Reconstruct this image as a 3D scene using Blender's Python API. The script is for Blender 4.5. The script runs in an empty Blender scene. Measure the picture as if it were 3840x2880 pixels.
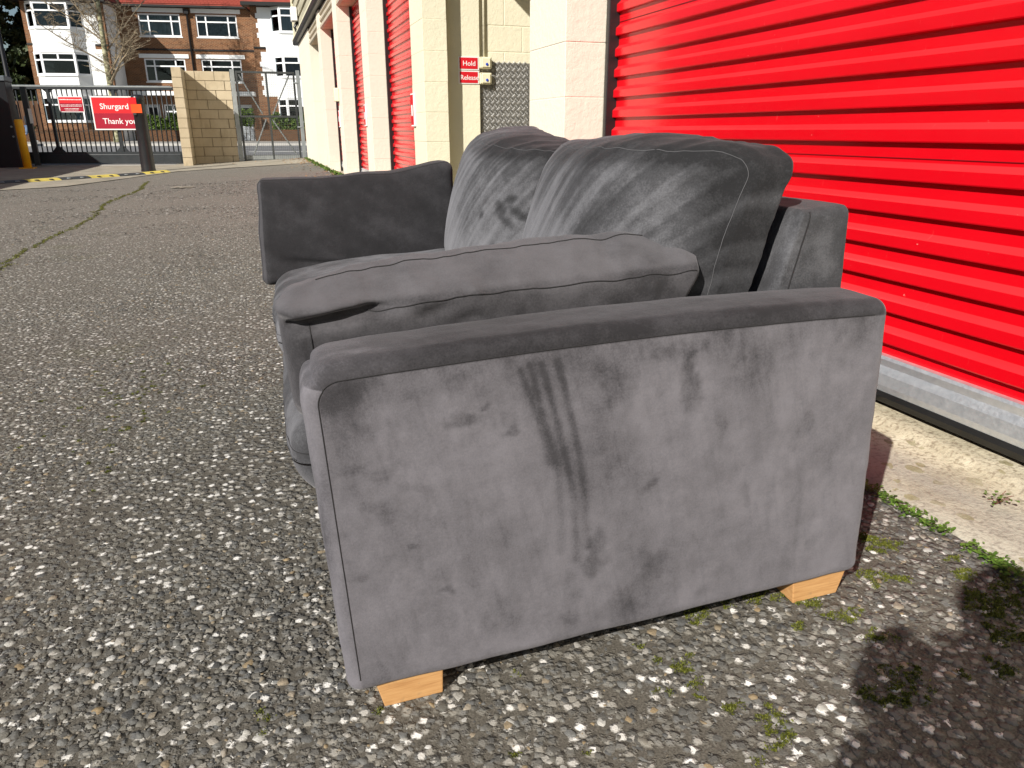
import bpy, math, random
import numpy as np
from mathutils import Vector, Matrix

rnd = random.Random(11)
rng = np.random.default_rng(5)
scene = bpy.context.scene
COL = scene.collection
rad = math.radians

# ------------------------------------------------------------------ camera
PITCH, YAW = rad(19.02), rad(18.67)
fw = Vector((math.sin(YAW)*math.cos(PITCH), math.cos(YAW)*math.cos(PITCH), -math.sin(PITCH)))
rt = Vector((math.cos(YAW), -math.sin(YAW), 0))
upv = rt.cross(fw)
cd = bpy.data.cameras.new('camera')
cd.sensor_fit = 'HORIZONTAL'; cd.sensor_width = 36.0; cd.lens = 36.0*2750/3840
cd.clip_start = 0.02; cd.clip_end = 2000
cam = bpy.data.objects.new('camera', cd); COL.objects.link(cam)
cam.matrix_world = Matrix(((rt.x, upv.x, -fw.x, 0), (rt.y, upv.y, -fw.y, 0), (rt.z, upv.z, -fw.z, 0), (0, 0, 0, 1)))
scene.camera = cam

# ------------------------------------------------------------------ sky, sun, exposure
SUN = Vector((.569, .45, -.5)).normalized()            # direction the sunlight travels
elev = math.asin(-SUN.z); azim = math.atan2(-SUN.x, -SUN.y)
w = bpy.data.worlds.new('World'); scene.world = w; w.use_nodes = True
nt = w.node_tree; bg = nt.nodes['Background']
sky = nt.nodes.new('ShaderNodeTexSky'); sky.sky_type = 'NISHITA'; sky.sun_disc = False
sky.sun_elevation = elev; sky.sun_rotation = azim % (2*math.pi); sky.altitude = 50
sky.air_density = 1.0; sky.dust_density = 0.6; sky.ozone_density = 1.0
nt.links.new(sky.outputs[0], bg.inputs[0]); bg.inputs[1].default_value = 0.05
sl = bpy.data.lights.new('sun', 'SUN'); sl.energy = 5.0; sl.angle = rad(0.53); sl.color = (1.0, .955, .88)
so = bpy.data.objects.new('sun', sl); COL.objects.link(so)
so.rotation_euler = SUN.to_track_quat('-Z', 'Y').to_euler(); so.location = (-8, -6, 9)
vs = scene.view_settings
vs.view_transform = 'Standard'; vs.look = 'None'; vs.gamma = 1.0; vs.exposure = 0.42; vs.use_curve_mapping = False
scene.cycles.use_adaptive_sampling = True
scene.cycles.max_bounces = 7; scene.cycles.diffuse_bounces = 4; scene.cycles.glossy_bounces = 3
scene.cycles.transparent_max_bounces = 12; scene.cycles.use_denoising = True

# ------------------------------------------------------------------ noise
_pr = np.random.default_rng(3); _perm = _pr.permutation(256); _perm = np.concatenate([_perm, _perm, _perm])
_g = _pr.normal(size=(256, 3)); _g /= np.linalg.norm(_g, axis=1)[:, None]
def pn(P, seed=0):
    P = np.asarray(P, float) + seed*17.31
    i = np.floor(P).astype(int); f = P - i; u = f*f*f*(f*(f*6-15)+10); i &= 255
    out = 0
    for dx in (0, 1):
        for dy in (0, 1):
            for dz in (0, 1):
                h = _perm[_perm[_perm[(i[:, 0]+dx) & 255]+((i[:, 1]+dy) & 255)]+((i[:, 2]+dz) & 255)] & 255
                d = (_g[h]*(f-np.array([dx, dy, dz]))).sum(1)
                wt = (u[:, 0] if dx else 1-u[:, 0])*(u[:, 1] if dy else 1-u[:, 1])*(u[:, 2] if dz else 1-u[:, 2])
                out = out + d*wt
    return out*1.6
def fbm(P, o=4, seed=0):
    a = 1.0; s = 0; P = np.asarray(P, float)
    for k in range(o):
        s = s + a*pn(P*(2**k), seed+k); a *= .5
    return s
def sstep(a, b, x): t = np.clip((x-a)/(b-a), 0, 1); return t*t*(3-2*t)

# ------------------------------------------------------------------ object helpers
def tag(o, label=None, cat=None, group=None, kind=None):
    if label: o['label'] = label
    if cat: o['category'] = cat
    if group: o['group'] = group
    if kind: o['kind'] = kind
    return o
def setparent(o, parent, local=False):
    if parent is not None:
        o.parent = parent
        if not local: o.matrix_parent_inverse = parent.matrix_basis.inverted()
def empty(name, loc=(0, 0, 0), M=None):
    o = bpy.data.objects.new(name, None); COL.objects.link(o); o.empty_display_size = .1
    if M is not None: o.matrix_basis = M
    else: o.location = loc
    return o
def link(name, me, parent=None, M=None, local=False):
    o = bpy.data.objects.new(name, me); COL.objects.link(o)
    if M is not None: o.matrix_basis = M
    setparent(o, parent, local)
    return o
class MB:
    def __init__(s): s.v = []; s.f = []
    def add(s, vs_, fs_):
        n = len(s.v); s.v += [tuple(p) for p in vs_]; s.f += [tuple(i+n for i in f) for f in fs_]; return s
    def hexa(s, p):
        return s.add(p, [(0, 3, 2, 1), (4, 5, 6, 7), (0, 1, 5, 4), (1, 2, 6, 5), (2, 3, 7, 6), (3, 0, 4, 7)])
    def box(s, x0, x1, y0, y1, z0, z1):
        return s.hexa([(x0, y0, z0), (x1, y0, z0), (x1, y1, z0), (x0, y1, z0), (x0, y0, z1), (x1, y0, z1), (x1, y1, z1), (x0, y1, z1)])
    def prism(s, poly, h0, h1, f=lambda a, b, h: (a, b, h)):
        n = len(poly)
        vs_ = [f(a, b, h0) for a, b in poly]+[f(a, b, h1) for a, b in poly]
        fs_ = [tuple(range(n-1, -1, -1)), tuple(range(n, 2*n))]+[(i, (i+1) % n, n+(i+1) % n, n+i) for i in range(n)]
        return s.add(vs_, fs_)
    def path(s, pts, radii, n=8, closed=False, caps=True):
        pts = [Vector(p) for p in pts]; m = len(pts)
        if not hasattr(radii, '__len__'): radii = [radii]*m
        vs_ = []; ref = None
        for i, p in enumerate(pts):
            a = pts[(i-1) % m] if (closed or i > 0) else p; b = pts[(i+1) % m] if (closed or i < m-1) else p
            t = (b-a); t = t.normalized() if t.length > 1e-9 else Vector((0, 0, 1))
            if ref is None: ref = Vector((0, 0, 1)) if abs(t.z) < .9 else Vector((1, 0, 0))
            u = (ref-t*ref.dot(t))
            if u.length < 1e-6: u = t.orthogonal()
            u.normalize(); v = t.cross(u); ref = u
            for k in range(n):
                an = 2*math.pi*k/n; q = p+(u*math.cos(an)+v*math.sin(an))*radii[i]; vs_.append((q.x, q.y, q.z))
        fs_ = []
        for i in range(m if closed else m-1):
            j = (i+1) % m
            for k in range(n):
                k2 = (k+1) % n; fs_.append((i*n+k, i*n+k2, j*n+k2, j*n+k))
        if not closed and caps: fs_ += [tuple(range(n-1, -1, -1)), tuple(range((m-1)*n, m*n))]
        return s.add(vs_, fs_)
    def mesh(s, name, mat, smooth=False, bevel=0, segs=2):
        me = bpy.data.meshes.new(name); me.from_pydata(s.v, [], s.f)
        if mat: me.materials.append(mat)
        if bevel:
            import bmesh
            bm = bmesh.new(); bm.from_mesh(me)
            es = [e for e in bm.edges if len(e.link_faces) == 2 and e.calc_face_angle(0) > .5]
            bmesh.ops.bevel(bm, geom=es, offset=bevel, segments=segs, affect='EDGES', profile=.5, clamp_overlap=True)
            bm.to_mesh(me); bm.free()
        if smooth: me.polygons.foreach_set('use_smooth', [True]*len(me.polygons))
        me.update(); return me
    def build(s, name, mat, parent=None, smooth=False, bevel=0, local=False, M=None, segs=2):
        return link(name, s.mesh(name, mat, smooth, bevel, segs), parent, M, local)
def mesh_np(name, V, F, mat, smooth=True, attrs=None):
    me = bpy.data.meshes.new(name); V = np.asarray(V, np.float32); F = np.asarray(F, np.int32); k = F.shape[1]
    me.vertices.add(len(V)); me.vertices.foreach_set('co', V.ravel())
    me.loops.add(F.size); me.loops.foreach_set('vertex_index', F.ravel())
    me.polygons.add(len(F)); me.polygons.foreach_set('loop_start', np.arange(0, F.size, k, dtype=np.int32))
    me.polygons.foreach_set('loop_total', np.full(len(F), k, np.int32))
    if smooth: me.polygons.foreach_set('use_smooth', np.ones(len(F), bool))
    me.update(calc_edges=True)
    for an, (ty, val) in (attrs or {}).items():
        a = me.attributes.new(an, ty, 'POINT')
        a.data.foreach_set('value' if ty == 'FLOAT' else 'color', np.asarray(val, np.float32).ravel())
    if mat: me.materials.append(mat)
    return me
def grid_sheet(xs, ys, zf):
    X, Y = np.meshgrid(xs, ys); V = np.stack([X.ravel(), Y.ravel(), zf(X.ravel(), Y.ravel())], 1)
    nx, ny = len(xs), len(ys); i = np.arange(nx*ny).reshape(ny, nx)
    return V, np.stack([i[:-1, :-1].ravel(), i[:-1, 1:].ravel(), i[1:, 1:].ravel(), i[1:, :-1].ravel()], 1)

# ------------------------------------------------------------------ material helpers
class NT:
    def __init__(s, name):
        s.m = bpy.data.materials.new(name); s.m.use_nodes = True; s.t = s.m.node_tree
        s.b = s.t.nodes['Principled BSDF']; s._tc = None
    def n(s, ty, **kw):
        x = s.t.nodes.new(ty)
        for k, v in kw.items():
            if hasattr(x, k) and k not in ('Scale',): setattr(x, k, v)
            else: x.inputs[k].default_value = v
        return x
    def l(s, a, b): s.t.links.new(a, b)
    @property
    def obj(s):
        if s._tc is None: s._tc = s.n('ShaderNodeTexCoord')
        return s._tc.outputs['Object']
    @property
    def pos(s): return s.n('ShaderNodeNewGeometry').outputs['Position']
    def noise(s, scale, detail=4, vec=None, rough=.55, stretch=None, dist=0):
        v = vec or s.obj
        if stretch:
            mp = s.n('ShaderNodeMapping'); mp.inputs['Scale'].default_value = stretch; s.l(v, mp.inputs[0]); v = mp.outputs[0]
        x = s.n('ShaderNodeTexNoise'); x.inputs['Scale'].default_value = scale; x.inputs['Detail'].default_value = detail
        x.inputs['Roughness'].default_value = rough; x.inputs['Distortion'].default_value = dist; s.l(v, x.inputs['Vector']); return x.outputs[0]
    def ramp(s, fac, stops):
        r = s.n('ShaderNodeValToRGB'); e = r.color_ramp.elements
        while len(e) < len(stops): e.new(.5)
        for k, (p, c) in enumerate(stops):
            e[k].position = p; e[k].color = (c[0], c[1], c[2], 1) if hasattr(c, '__len__') else (c, c, c, 1)
        s.l(fac, r.inputs[0]); return r.outputs[0]
    def mix(s, fac, a, b, mode='MIX'):
        x = s.n('ShaderNodeMix', data_type='RGBA', blend_type=mode)
        for sock, v in ((x.inputs[0], fac), (x.inputs[6], a), (x.inputs[7], b)):
            if hasattr(v, 'node'): s.l(v, sock)
            elif hasattr(v, '__len__'): sock.default_value = (*v[:3], 1)
            else: sock.default_value = v
        return x.outputs[2]
    def math(s, op, a, b=None, clamp=False):
        x = s.n('ShaderNodeMath', operation=op); x.use_clamp = clamp
        for sock, v in ((x.inputs[0], a), (x.inputs[1], b)):
            if v is None: continue
            if hasattr(v, 'node'): s.l(v, sock)
            else: sock.default_value = v
        return x.outputs[0]
    def bump(s, h, strength=.3, dist=.01, prev=None):
        x = s.n('ShaderNodeBump'); x.inputs['Strength'].default_value = strength; x.inputs['Distance'].default_value = dist
        s.l(h, x.inputs['Height'])
        if prev is not None: s.l(prev, x.inputs['Normal'])
        s.l(x.outputs[0], s.b.inputs['Normal']); return x.outputs[0]
    def set(s, **kw):
        names = dict(col='Base Color', rough='Roughness', metal='Metallic', spec='Specular IOR Level', sheen='Sheen Weight', coat='Coat Weight')
        for k, v in kw.items():
            i = s.b.inputs[names[k]]
            if hasattr(v, 'node'): s.l(v, i)
            elif hasattr(v, '__len__'): i.default_value = (*v[:3], 1)
            else: i.default_value = v
        return s
MATS = {}
def plain(name, col, rough=.6, metal=0, spec=.4, var=.12, scale=6, bump=0, bscale=80, vec='obj', stretch=None):
    if name in MATS: return MATS[name]
    m = NT(name); v = m.obj if vec == 'obj' else m.pos
    nz = m.noise(scale, 5, v, stretch=stretch)
    c0 = [c*(1-var) for c in col]; c1 = [min(1, c*(1+var)) for c in col]
    m.set(col=m.ramp(nz, [(.3, c0), (.7, c1)]), rough=rough, metal=metal, spec=spec)
    if bump: m.bump(m.noise(bscale, 4, v), bump, .01)
    MATS[name] = m.m; return m.m

def velvet(name, dark, light, tint=(1, .97, .98)):
    m = NT(name); at = m.n('ShaderNodeAttribute', attribute_name='nap')
    f = at.outputs['Fac']
    for sc_, det, am in ((13, 4, .22), (45, 5, .36), (330, 3, .40)): f = m.math('ADD', f, m.math('MULTIPLY', m.math('SUBTRACT', m.noise(sc_, det, rough=.68), .5), am))
    f = m.math('ADD', f, 0, clamp=True)
    c = lambda k: tuple(k*t for t in tint)
    m.set(col=m.ramp(f, [(0, c(dark)), (.30, c(dark+.20*(light-dark))), (.55, c(dark+.58*(light-dark))), (.80, c(dark+.86*(light-dark))), (1, c(light))]), rough=.82, spec=.12, sheen=.22)
    m.b.inputs['Sheen Roughness'].default_value = .45; m.b.inputs['Sheen Tint'].default_value = (.75, .73, .76, 1)
    b1 = m.bump(m.noise(900, 2), .25, .002)
    m.bump(m.noise(60, 4), .12, .006, b1)
    return m.m
def shutter_red():
    m = NT('red_shutter_paint'); p = m.pos
    big = m.noise(1.7, 3, p); c = m.ramp(big, [(.3, (.60, .002, .008)), (.7, (.68, .004, .012))])
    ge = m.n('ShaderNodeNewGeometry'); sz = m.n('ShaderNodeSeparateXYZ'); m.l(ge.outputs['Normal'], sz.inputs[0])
    facet_light = m.math('MULTIPLY', m.ramp(sz.outputs[2], [(.35, 0), (.62, 1)]), m.ramp(m.noise(3.5, 4, p, stretch=(1, .5, 1)), [(.25, .55), (.75, 1)]))
    c = m.mix(facet_light, c, (.74, .030, .036))                                    # highlight on the upward facets put into the paint colour
    sp = m.noise(70, 2, p); c = m.mix(m.ramp(sp, [(.77, 0), (.80, .8)]), c, (.72, .22, .20))
    st = m.noise(9, 3, p, stretch=(1, 26, 1.6)); c = m.mix(m.ramp(st, [(.72, 0), (.78, .35)]), c, (.8, .2, .18))
    m.set(col=c, rough=m.ramp(m.noise(30, 3, p), [(.3, .17), (.7, .25)]), spec=.55)
    m.bump(m.noise(350, 2, p), .05, .002); return m.m
def block_paint(name, col, stain=(.55, .50, .36)):
    m = NT(name); p = m.pos
    c = m.ramp(m.noise(2.2, 5, p), [(.3, [x*.95 for x in col]), (.7, col)])
    c = m.mix(m.ramp(m.noise(14, 5, p), [(.66, 0), (.8, .35)]), c, stain)
    m.set(col=c, rough=.72, spec=.3)
    b = m.bump(m.noise(26, 6, p, rough=.65), .35, .012); m.bump(m.noise(190, 3, p), .28, .003, b); return m.m
def brick(name, scale=1.0, dark=False):
    m = NT(name); v = m.obj
    sep = m.n('ShaderNodeSeparateXYZ'); m.l(v, sep.inputs[0])
    cmb = m.n('ShaderNodeCombineXYZ'); m.l(m.math('ADD', sep.outputs[0], sep.outputs[1]), cmb.inputs[0]); m.l(sep.outputs[2], cmb.inputs[1])
    bt = m.n('ShaderNodeTexBrick'); m.l(cmb.outputs[0], bt.inputs['Vector'])
    k = .30 if dark else .56
    for nm, val in (('Color1', (.36*k, .135*k, .055*k, 1)), ('Color2', (.15*k, .045*k, .022*k, 1)), ('Mortar', (.50*k, .37*k, .23*k, 1)), ('Scale', 1.0), ('Mortar Size', .010), ('Bias', -.1), ('Brick Width', .225), ('Row Height', .075)):
        bt.inputs[nm].default_value = val
    bt.offset = .5
    c = m.mix(m.ramp(m.noise(1.2, 4), [(.35, 0), (.7, .4)]), bt.outputs[0], m.mix(.5, bt.outputs[0], (.42*k, .2*k, .09*k)))
    m.set(col=c, rough=.85, spec=.2); m.bump(bt.outputs[1], -.4, .01); return m.m
# ------------------------------------------------------------------ materials of the place
M_CREAM = block_paint('cream_masonry_paint', (.80, .735, .61))
M_CREAM2 = block_paint('cream_masonry_no_red_bounce', (.79, .735, .555))  # same cream, yellower: absence of red bounce put into the colour
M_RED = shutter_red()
def galvanised():
    m = NT('galvanised_steel'); p = m.pos
    c = m.ramp(m.noise(45, 3, p), [(.3, (.60, .64, .68)), (.7, (.72, .75, .78))])
    m.set(col=c, metal=.75, rough=m.ramp(m.noise(120, 2, p), [(.3, .40), (.7, .52)])); m.bump(m.noise(160, 2, p), .12, .003); return m.m
M_GALV = galvanised()
M_BLACK = plain('black_rubber', (.012, .012, .012), .5, var=.3)
M_GUIDE = plain('black_door_guide', (.015, .015, .016), .35, var=.3, spec=.5)
def slab_concrete():
    m = NT('weathered_concrete'); p = m.pos
    c = m.ramp(m.noise(5, 7, p, rough=.68), [(.25, (.30, .255, .175)), (.5, (.50, .445, .325)), (.78, (.60, .55, .43))])
    c = m.mix(m.ramp(m.noise(90, 4, p), [(.36, .75), (.5, 0)]), c, (.22, .175, .12))
    c = m.mix(m.ramp(m.noise(2.3, 5, p, stretch=(1, .25, 1)), [(.52, 0), (.66, .55)]), c, (.30, .285, .26))
    vo = m.n('ShaderNodeTexVoronoi', feature='F1'); vo.inputs['Scale'].default_value = 26; vo.inputs['Randomness'].default_value = 1
    mp = m.n('ShaderNodeMapping'); mp.inputs['Scale'].default_value = (1.15, .75, 1); wv = m.n('ShaderNodeVectorMath', operation='ADD')
    nzc = m.n('ShaderNodeTexNoise'); nzc.inputs['Scale'].default_value = 60; m.l(p, nzc.inputs['Vector'])
    sc = m.n('ShaderNodeVectorMath', operation='SCALE'); sc.inputs[3].default_value = .018; m.l(nzc.outputs[1], sc.inputs[0]); m.l(p, wv.inputs[0]); m.l(sc.outputs[0], wv.inputs[1])
    m.l(wv.outputs[0], mp.inputs[0]); m.l(mp.outputs[0], vo.inputs['Vector'])
    sep = m.n('ShaderNodeSeparateColor'); m.l(vo.outputs['Color'], sep.inputs[0])
    thr = m.math('MULTIPLY', m.math('POWER', sep.outputs[0], 2.2), .44)           # lichen spots of differing size, many cells bare
    spot = m.math('MULTIPLY', m.math('LESS_THAN', vo.outputs['Distance'], thr), m.ramp(m.noise(2.2, 3, p), [(.45, 0), (.56, 1)]))
    lich = m.mix(m.noise(40, 3, p), (.20, .16, .045), (.27, .25, .17))
    c = m.mix(m.math('MULTIPLY', spot, .75), c, lich)
    m.set(col=c, rough=.9, spec=.2); b = m.bump(m.noise(130, 5, p), .5, .006); m.bump(m.noise(18, 5, p), .4, .02, b); return m.m
M_SLAB = slab_concrete()
def bitumen():
    m = NT('asphalt_bitumen'); p = m.pos
    vo = m.n('ShaderNodeTexVoronoi', feature='F1'); vo.inputs['Scale'].default_value = 62
    nzc = m.n('ShaderNodeTexNoise'); nzc.inputs['Scale'].default_value = 120; m.l(p, nzc.inputs['Vector'])
    sc = m.n('ShaderNodeVectorMath', operation='SCALE'); sc.inputs[3].default_value = .011; m.l(nzc.outputs[1], sc.inputs[0])
    ad = m.n('ShaderNodeVectorMath', operation='ADD'); m.l(p, ad.inputs[0]); m.l(sc.outputs[0], ad.inputs[1]); m.l(ad.outputs[0], vo.inputs['Vector'])
    sep = m.n('ShaderNodeSeparateColor'); m.l(vo.outputs['Color'], sep.inputs[0])
    st = m.ramp(sep.outputs[0], [(0, (.06, .058, .053)), (.3, (.135, .126, .107)), (.52, (.10, .10, .096)), (.7, (.19, .176, .148)), (.84, (.26, .245, .215)), (.90, (.46, .44, .40)), (1, (.62, .60, .56))])
    e = m.ramp(vo.outputs['Distance'], [(.30, 1), (.62, 0)])
    mat_c = m.ramp(m.noise(300, 3, p), [(.3, (.042, .037, .029)), (.7, (.105, .094, .076))])
    c = m.mix(e, mat_c, st)
    big = m.ramp(m.noise(.55, 5, p), [(.3, 1.02), (.7, 1.0)]); big = m.mix(1.0, big, m.mix(m.noise(.55, 5, p), (1.0, 1.0, 1.0), (1.45, 1.45, 1.5)), 'MULTIPLY')
    c = m.mix(1.0, c, big, 'MULTIPLY')
    sy = m.n('ShaderNodeSeparateXYZ'); m.l(p, sy.inputs[0]); far_tone = m.n('ShaderNodeMapRange'); far_tone.inputs['From Min'].default_value = 2.0; far_tone.inputs['From Max'].default_value = 8.0; m.l(sy.outputs[1], far_tone.inputs['Value'])
    c = m.mix(m.math('MULTIPLY', far_tone.outputs[0], .55), c, (.235, .215, .185))          # mixes towards pale grey-brown farther up the yard
    green = m.ramp(m.noise(1.1, 6, p, rough=.7), [(.60, 0), (.72, .35)]); c = m.mix(green, c, (.085, .085, .03))
    m.set(col=c, rough=.85, spec=.3); b = m.bump(e, .6, .012); m.bump(m.noise(420, 2, p), .4, .003, b); return m.m
M_BIT = bitumen()
def stone_mat(name, random_obj):
    m = NT(name)
    if random_obj: f = m.n('ShaderNodeObjectInfo').outputs['Random']
    else: f = m.n('ShaderNodeAttribute', attribute_name='tone').outputs['Fac']
    c = m.ramp(f, [(0, (.05, .05, .05)), (.15, (.112, .104, .088)), (.3, (.092, .093, .092)), (.45, (.155, .144, .12)), (.6, (.135, .135, .13)), (.74, (.215, .202, .175)), (.82, (.26, .19, .105)), (.87, (.30, .28, .25)), (.93, (.40, .385, .35)), (1, (.50, .485, .46))])
    c = m.mix(m.ramp(m.noise(120, 4, m.pos), [(.35, .5), (.62, 0)]), c, m.mix(.75, c, (.05, .045, .04)))
    m.set(col=c, rough=.75, spec=.35); m.bump(m.noise(300, 3, m.pos), .5, .003); return m.m
M_STONE = stone_mat('aggregate_stone', False); M_STONE_O = stone_mat('aggregate_stone_single', True)
M_CONC = plain('pale_concrete_apron', (.30, .27, .215), .9, var=.25, scale=2.5, bump=.3, vec='pos')
M_ROAD = plain('street_asphalt', (.17, .17, .172), .9, var=.12, scale=1.5, vec='pos')
M_PAVE = plain('pavement_slabs', (.33, .315, .29), .9, var=.12, scale=2, vec='pos')
M_KERB = plain('kerb_stone', (.50, .48, .44), .9, vec='pos')
M_WHITE = plain('white_road_paint', (.78, .78, .74), .7, vec='pos')
M_MOSS = plain('moss', (.115, .135, .018), .9, var=.55, scale=60, vec='pos')
M_EARTH = plain('earth', (.09, .075, .05), .95, vec='pos', var=.3)

# ------------------------------------------------------------------ ground
def gz(x, y):
    x = np.asarray(x, float); y = np.asarray(y, float)
    near = np.where(x > 0, -.84+.056*x, -.84-.05*(1-np.exp(np.minimum(x, 0)*1.12)))
    far = np.where(x > -2, -.74+.042*x, -.824-.012*(1-np.exp(np.minimum(x+2, 0)*3)))
    t = sstep(3, 12, y); return near*(1-t)+far*t
V, F = grid_sheet(np.linspace(-400, 400, 3), np.linspace(-400, 600, 3), lambda x, y: np.full_like(x, -1.25))
tag(link('ground', mesh_np('ground', V, F, M_EARTH)), kind='structure')
xs = np.concatenate([np.linspace(-14, -4, 12)[:-1], np.linspace(-4, 1.262, 70)]); ys = np.concatenate([np.linspace(-6, 0, 8)[:-1], np.linspace(0, 8, 60)[:-1], np.linspace(8, 23.2, 40)])
V, F = grid_sheet(xs, ys, lambda x, y: gz(x, y)+.004*pn(np.stack([x*1.3, y*1.3, x*0], 1)))
yard = tag(link('yard', mesh_np('yard', V, F, M_BIT)), kind='structure')
# paler concrete apron before the gates
def poly_sheet(name, poly, mat, off=.006, kind='structure'):
    b = MB(); b.add([(x, y, float(gz(x, y))+off) for x, y in poly], [tuple(range(len(poly)))]); return tag(b.build(name, mat), kind=kind)
def strip_sheet(name, left, right, ny, mat, off):
    vs_ = []; t = np.linspace(0, 1, ny)
    lp = np.array(left); rp = np.array(right); nxs = 12
    cl = lambda P, tt: np.stack([np.interp(tt, np.linspace(0, 1, len(P)), P[:, 0]), np.interp(tt, np.linspace(0, 1, len(P)), P[:, 1])], 1)
    A = cl(lp, t); B = cl(rp, t); V = []
    for i in range(ny):
        for k in range(nxs):
            q = A[i]+(B[i]-A[i])*k/(nxs-1); V.append((q[0], q[1], float(gz(q[0], q[1]))+off))
    i = np.arange(ny*nxs).reshape(ny, nxs)
    F = np.stack([i[:-1, :-1].ravel(), i[:-1, 1:].ravel(), i[1:, 1:].ravel(), i[1:, :-1].ravel()], 1)
    return tag(link(name, mesh_np(name, np.array(V), F, mat)), kind='structure')
strip_sheet('concrete_apron', [(-9, 12.5), (-4.2, 12.6), (-2.9, 13.6), (-2.05, 16.2), (-1.5, 17.4), (1.31, 18.0)], [(-9, 23.1), (-6, 23.1), (-4, 23.1), (-2, 23.1), (-.5, 23.1), (1.31, 23.1)], 40, M_CONC, .010)

# street beyond the gates, laid parallel to the houses
EH = Vector((.986, -.167, 0)).normalized(); AH = Vector((.167, .986, 0)).normalized(); H0 = Vector((0, 58, 0))
HM = Matrix(((EH.x, AH.x, 0, H0.x), (EH.y, AH.y, 0, H0.y), (0, 0, 1, 0), (0, 0, 0, 1)))
b = MB(); b.box(-60, 60, -34.2, -15.0, -1.1, -.715); tag(b.build('road', M_ROAD, M=HM), kind='structure')
b = MB(); b.box(-60, 60, -14.85, 14, -1.1, -.62); tag(b.build('far_pavement', M_PAVE, M=HM), kind='structure')
b = MB(); b.box(-60, 60, -15.0, -14.85, -1.1, -.60); tag(b.build('kerb', M_KERB, M=HM), kind='structure')
b = MB(); b.box(-60, 60, -36.5, -34.2, -1.1, -.81); tag(b.build('near_pavement', M_PAVE, M=HM), kind='structure')
b = MB()
for k in range(-12, 9): b.box(k*4.6, k*4.6+3.2, -27.9, -27.7, -.7149, -.711)
tag(b.build('road_marking', M_WHITE, M=HM), kind='structure')
# concrete slab along the shutters
def slab_z(x): return -.765+(x-1.252)*.11
SX = np.array([1.252, 1.257, 1.27, 1.33, 1.39, 1.45, 1.50, 1.515, 1.53, 1.58, 1.66]); SY = np.linspace(-4, 3.235, 130)
X, Y = np.meshgrid(SX, SY); X = X+0; e0 = .012*pn(np.stack([Y.ravel()*3, Y.ravel()*0, Y.ravel()*0], 1)).reshape(X.shape)
Z = slab_z(X)+.005*fbm(np.stack([X.ravel()*6, Y.ravel()*6, X.ravel()*0], 1), 3).reshape(X.shape)
Z = Z+np.where(X > 1.512, .012, 0); Z[:, 0] -= .12; Z[:, 1] -= .012; X[:, :3] += e0[:, :3]
V = np.stack([X.ravel(), Y.ravel(), Z.ravel()], 1); i = np.arange(X.size).reshape(X.shape)
F = np.stack([i[:-1, :-1].ravel(), i[:-1, 1:].ravel(), i[1:, 1:].ravel(), i[1:, :-1].ravel()], 1)
tag(link('slab', mesh_np('slab', V, F, M_SLAB)), kind='structure')

# ---- aggregate stones bedded in the asphalt
def rock_shapes(nv, k, seed):
    r = np.random.default_rng(seed); out = []
    if nv == 12:                                                     # flat angular chip: six-sided top, wider foot
        faces = np.array([(0, 1, 2), (0, 2, 3), (0, 3, 4), (0, 4, 5)]+[q for i in range(6) for q in ((i, 6+i, 6+(i+1) % 6), (i, 6+(i+1) % 6, (i+1) % 6))])
        for _ in range(k):
            an = np.sort(r.uniform(0, 2*math.pi, 6)); an = .55*an+.45*np.linspace(0, 2*math.pi, 7)[:6]; rr = r.uniform(.62, 1.0, 6); tp = r.uniform(.35, .75)
            t_ = np.stack([np.cos(an)*rr, np.sin(an)*rr, np.full(6, tp)], 1); bt = t_*np.array([1.12, 1.12, 0])+np.array([0, 0, -.5]); t_[:, :2] *= r.uniform(.70, .92); t_[:, 2] += .28*t_[:, 0]*r.normal()+.28*t_[:, 1]*r.normal()
            out.append(np.concatenate([t_, bt]))
        return out, faces
    else:
        base = np.array([(1, 0, 0), (.31, .95, 0), (-.81, .59, 0), (-.81, -.59, 0), (.31, -.95, 0), (.1, .1, .9)]); faces = np.array([(0, 1, 5), (1, 2, 5), (2, 3, 5), (3, 4, 5), (4, 0, 5)])
    for _ in range(k):
        j = base*(1+r.uniform(-.42, .38, (len(base), 1)))+r.normal(0, .15, base.shape)
        j[:, 2] = np.clip(j[:, 2], -.6, r.uniform(.22, .42))+.10*j[:, 0]*r.normal()+.1*j[:, 1]*r.normal(); out.append(j)
    return out, faces
def inview(x, y, m=.25):
    P = np.stack([x, y, gz(x, y)], 1); z = P@np.array(fw); u = (P@np.array(rt))/np.maximum(z, 1e-3); v = -(P@np.array(upv))/np.maximum(z, 1e-3)
    return (z > .3) & (abs(u) < .698+m) & (v < .524+m)
def under_sofa(x, y): return (x > .22) & (x < .85) & (y > 1.15) & (y < 2.45)
shapes12, f12 = rock_shapes(12, 40, 1); shapes6, f6 = rock_shapes(6, 24, 2)
tones = np.array([.02, .1, .15, .22, .28, .33, .42, .47, .55, .62, .66, .72, .76, .80, .83, .86, .90, .95, 1.0]); tw = np.array([5, 6, 7, 8, 8, 8, 10, 11, 9, 8, 8, 8, 6, 3.0, 2.0, 4.2, 3.4, 2.9, 1.7]); tw /= tw.sum()
def scatter(n, x0, x1, y0, y1, smin, smax, shapes, faces, sink, light=1.0):
    x = rng.uniform(x0, x1, n); y = rng.uniform(y0, y1, n); k = inview(x, y) & ~under_sofa(x, y); x, y = x[k], y[k]; n = len(x)
    s = smin*(smax/smin)**(rng.random(n)**2.1)
    t = rng.choice(tones, n, p=tw)+rng.uniform(-.02, .02, n)
    if light != 1.0: t = np.where((t < .85) & (rng.random(n) < light-1), rng.uniform(.87, 1, n), t)
    return x, y, s, np.clip(t, 0, 1)
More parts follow.
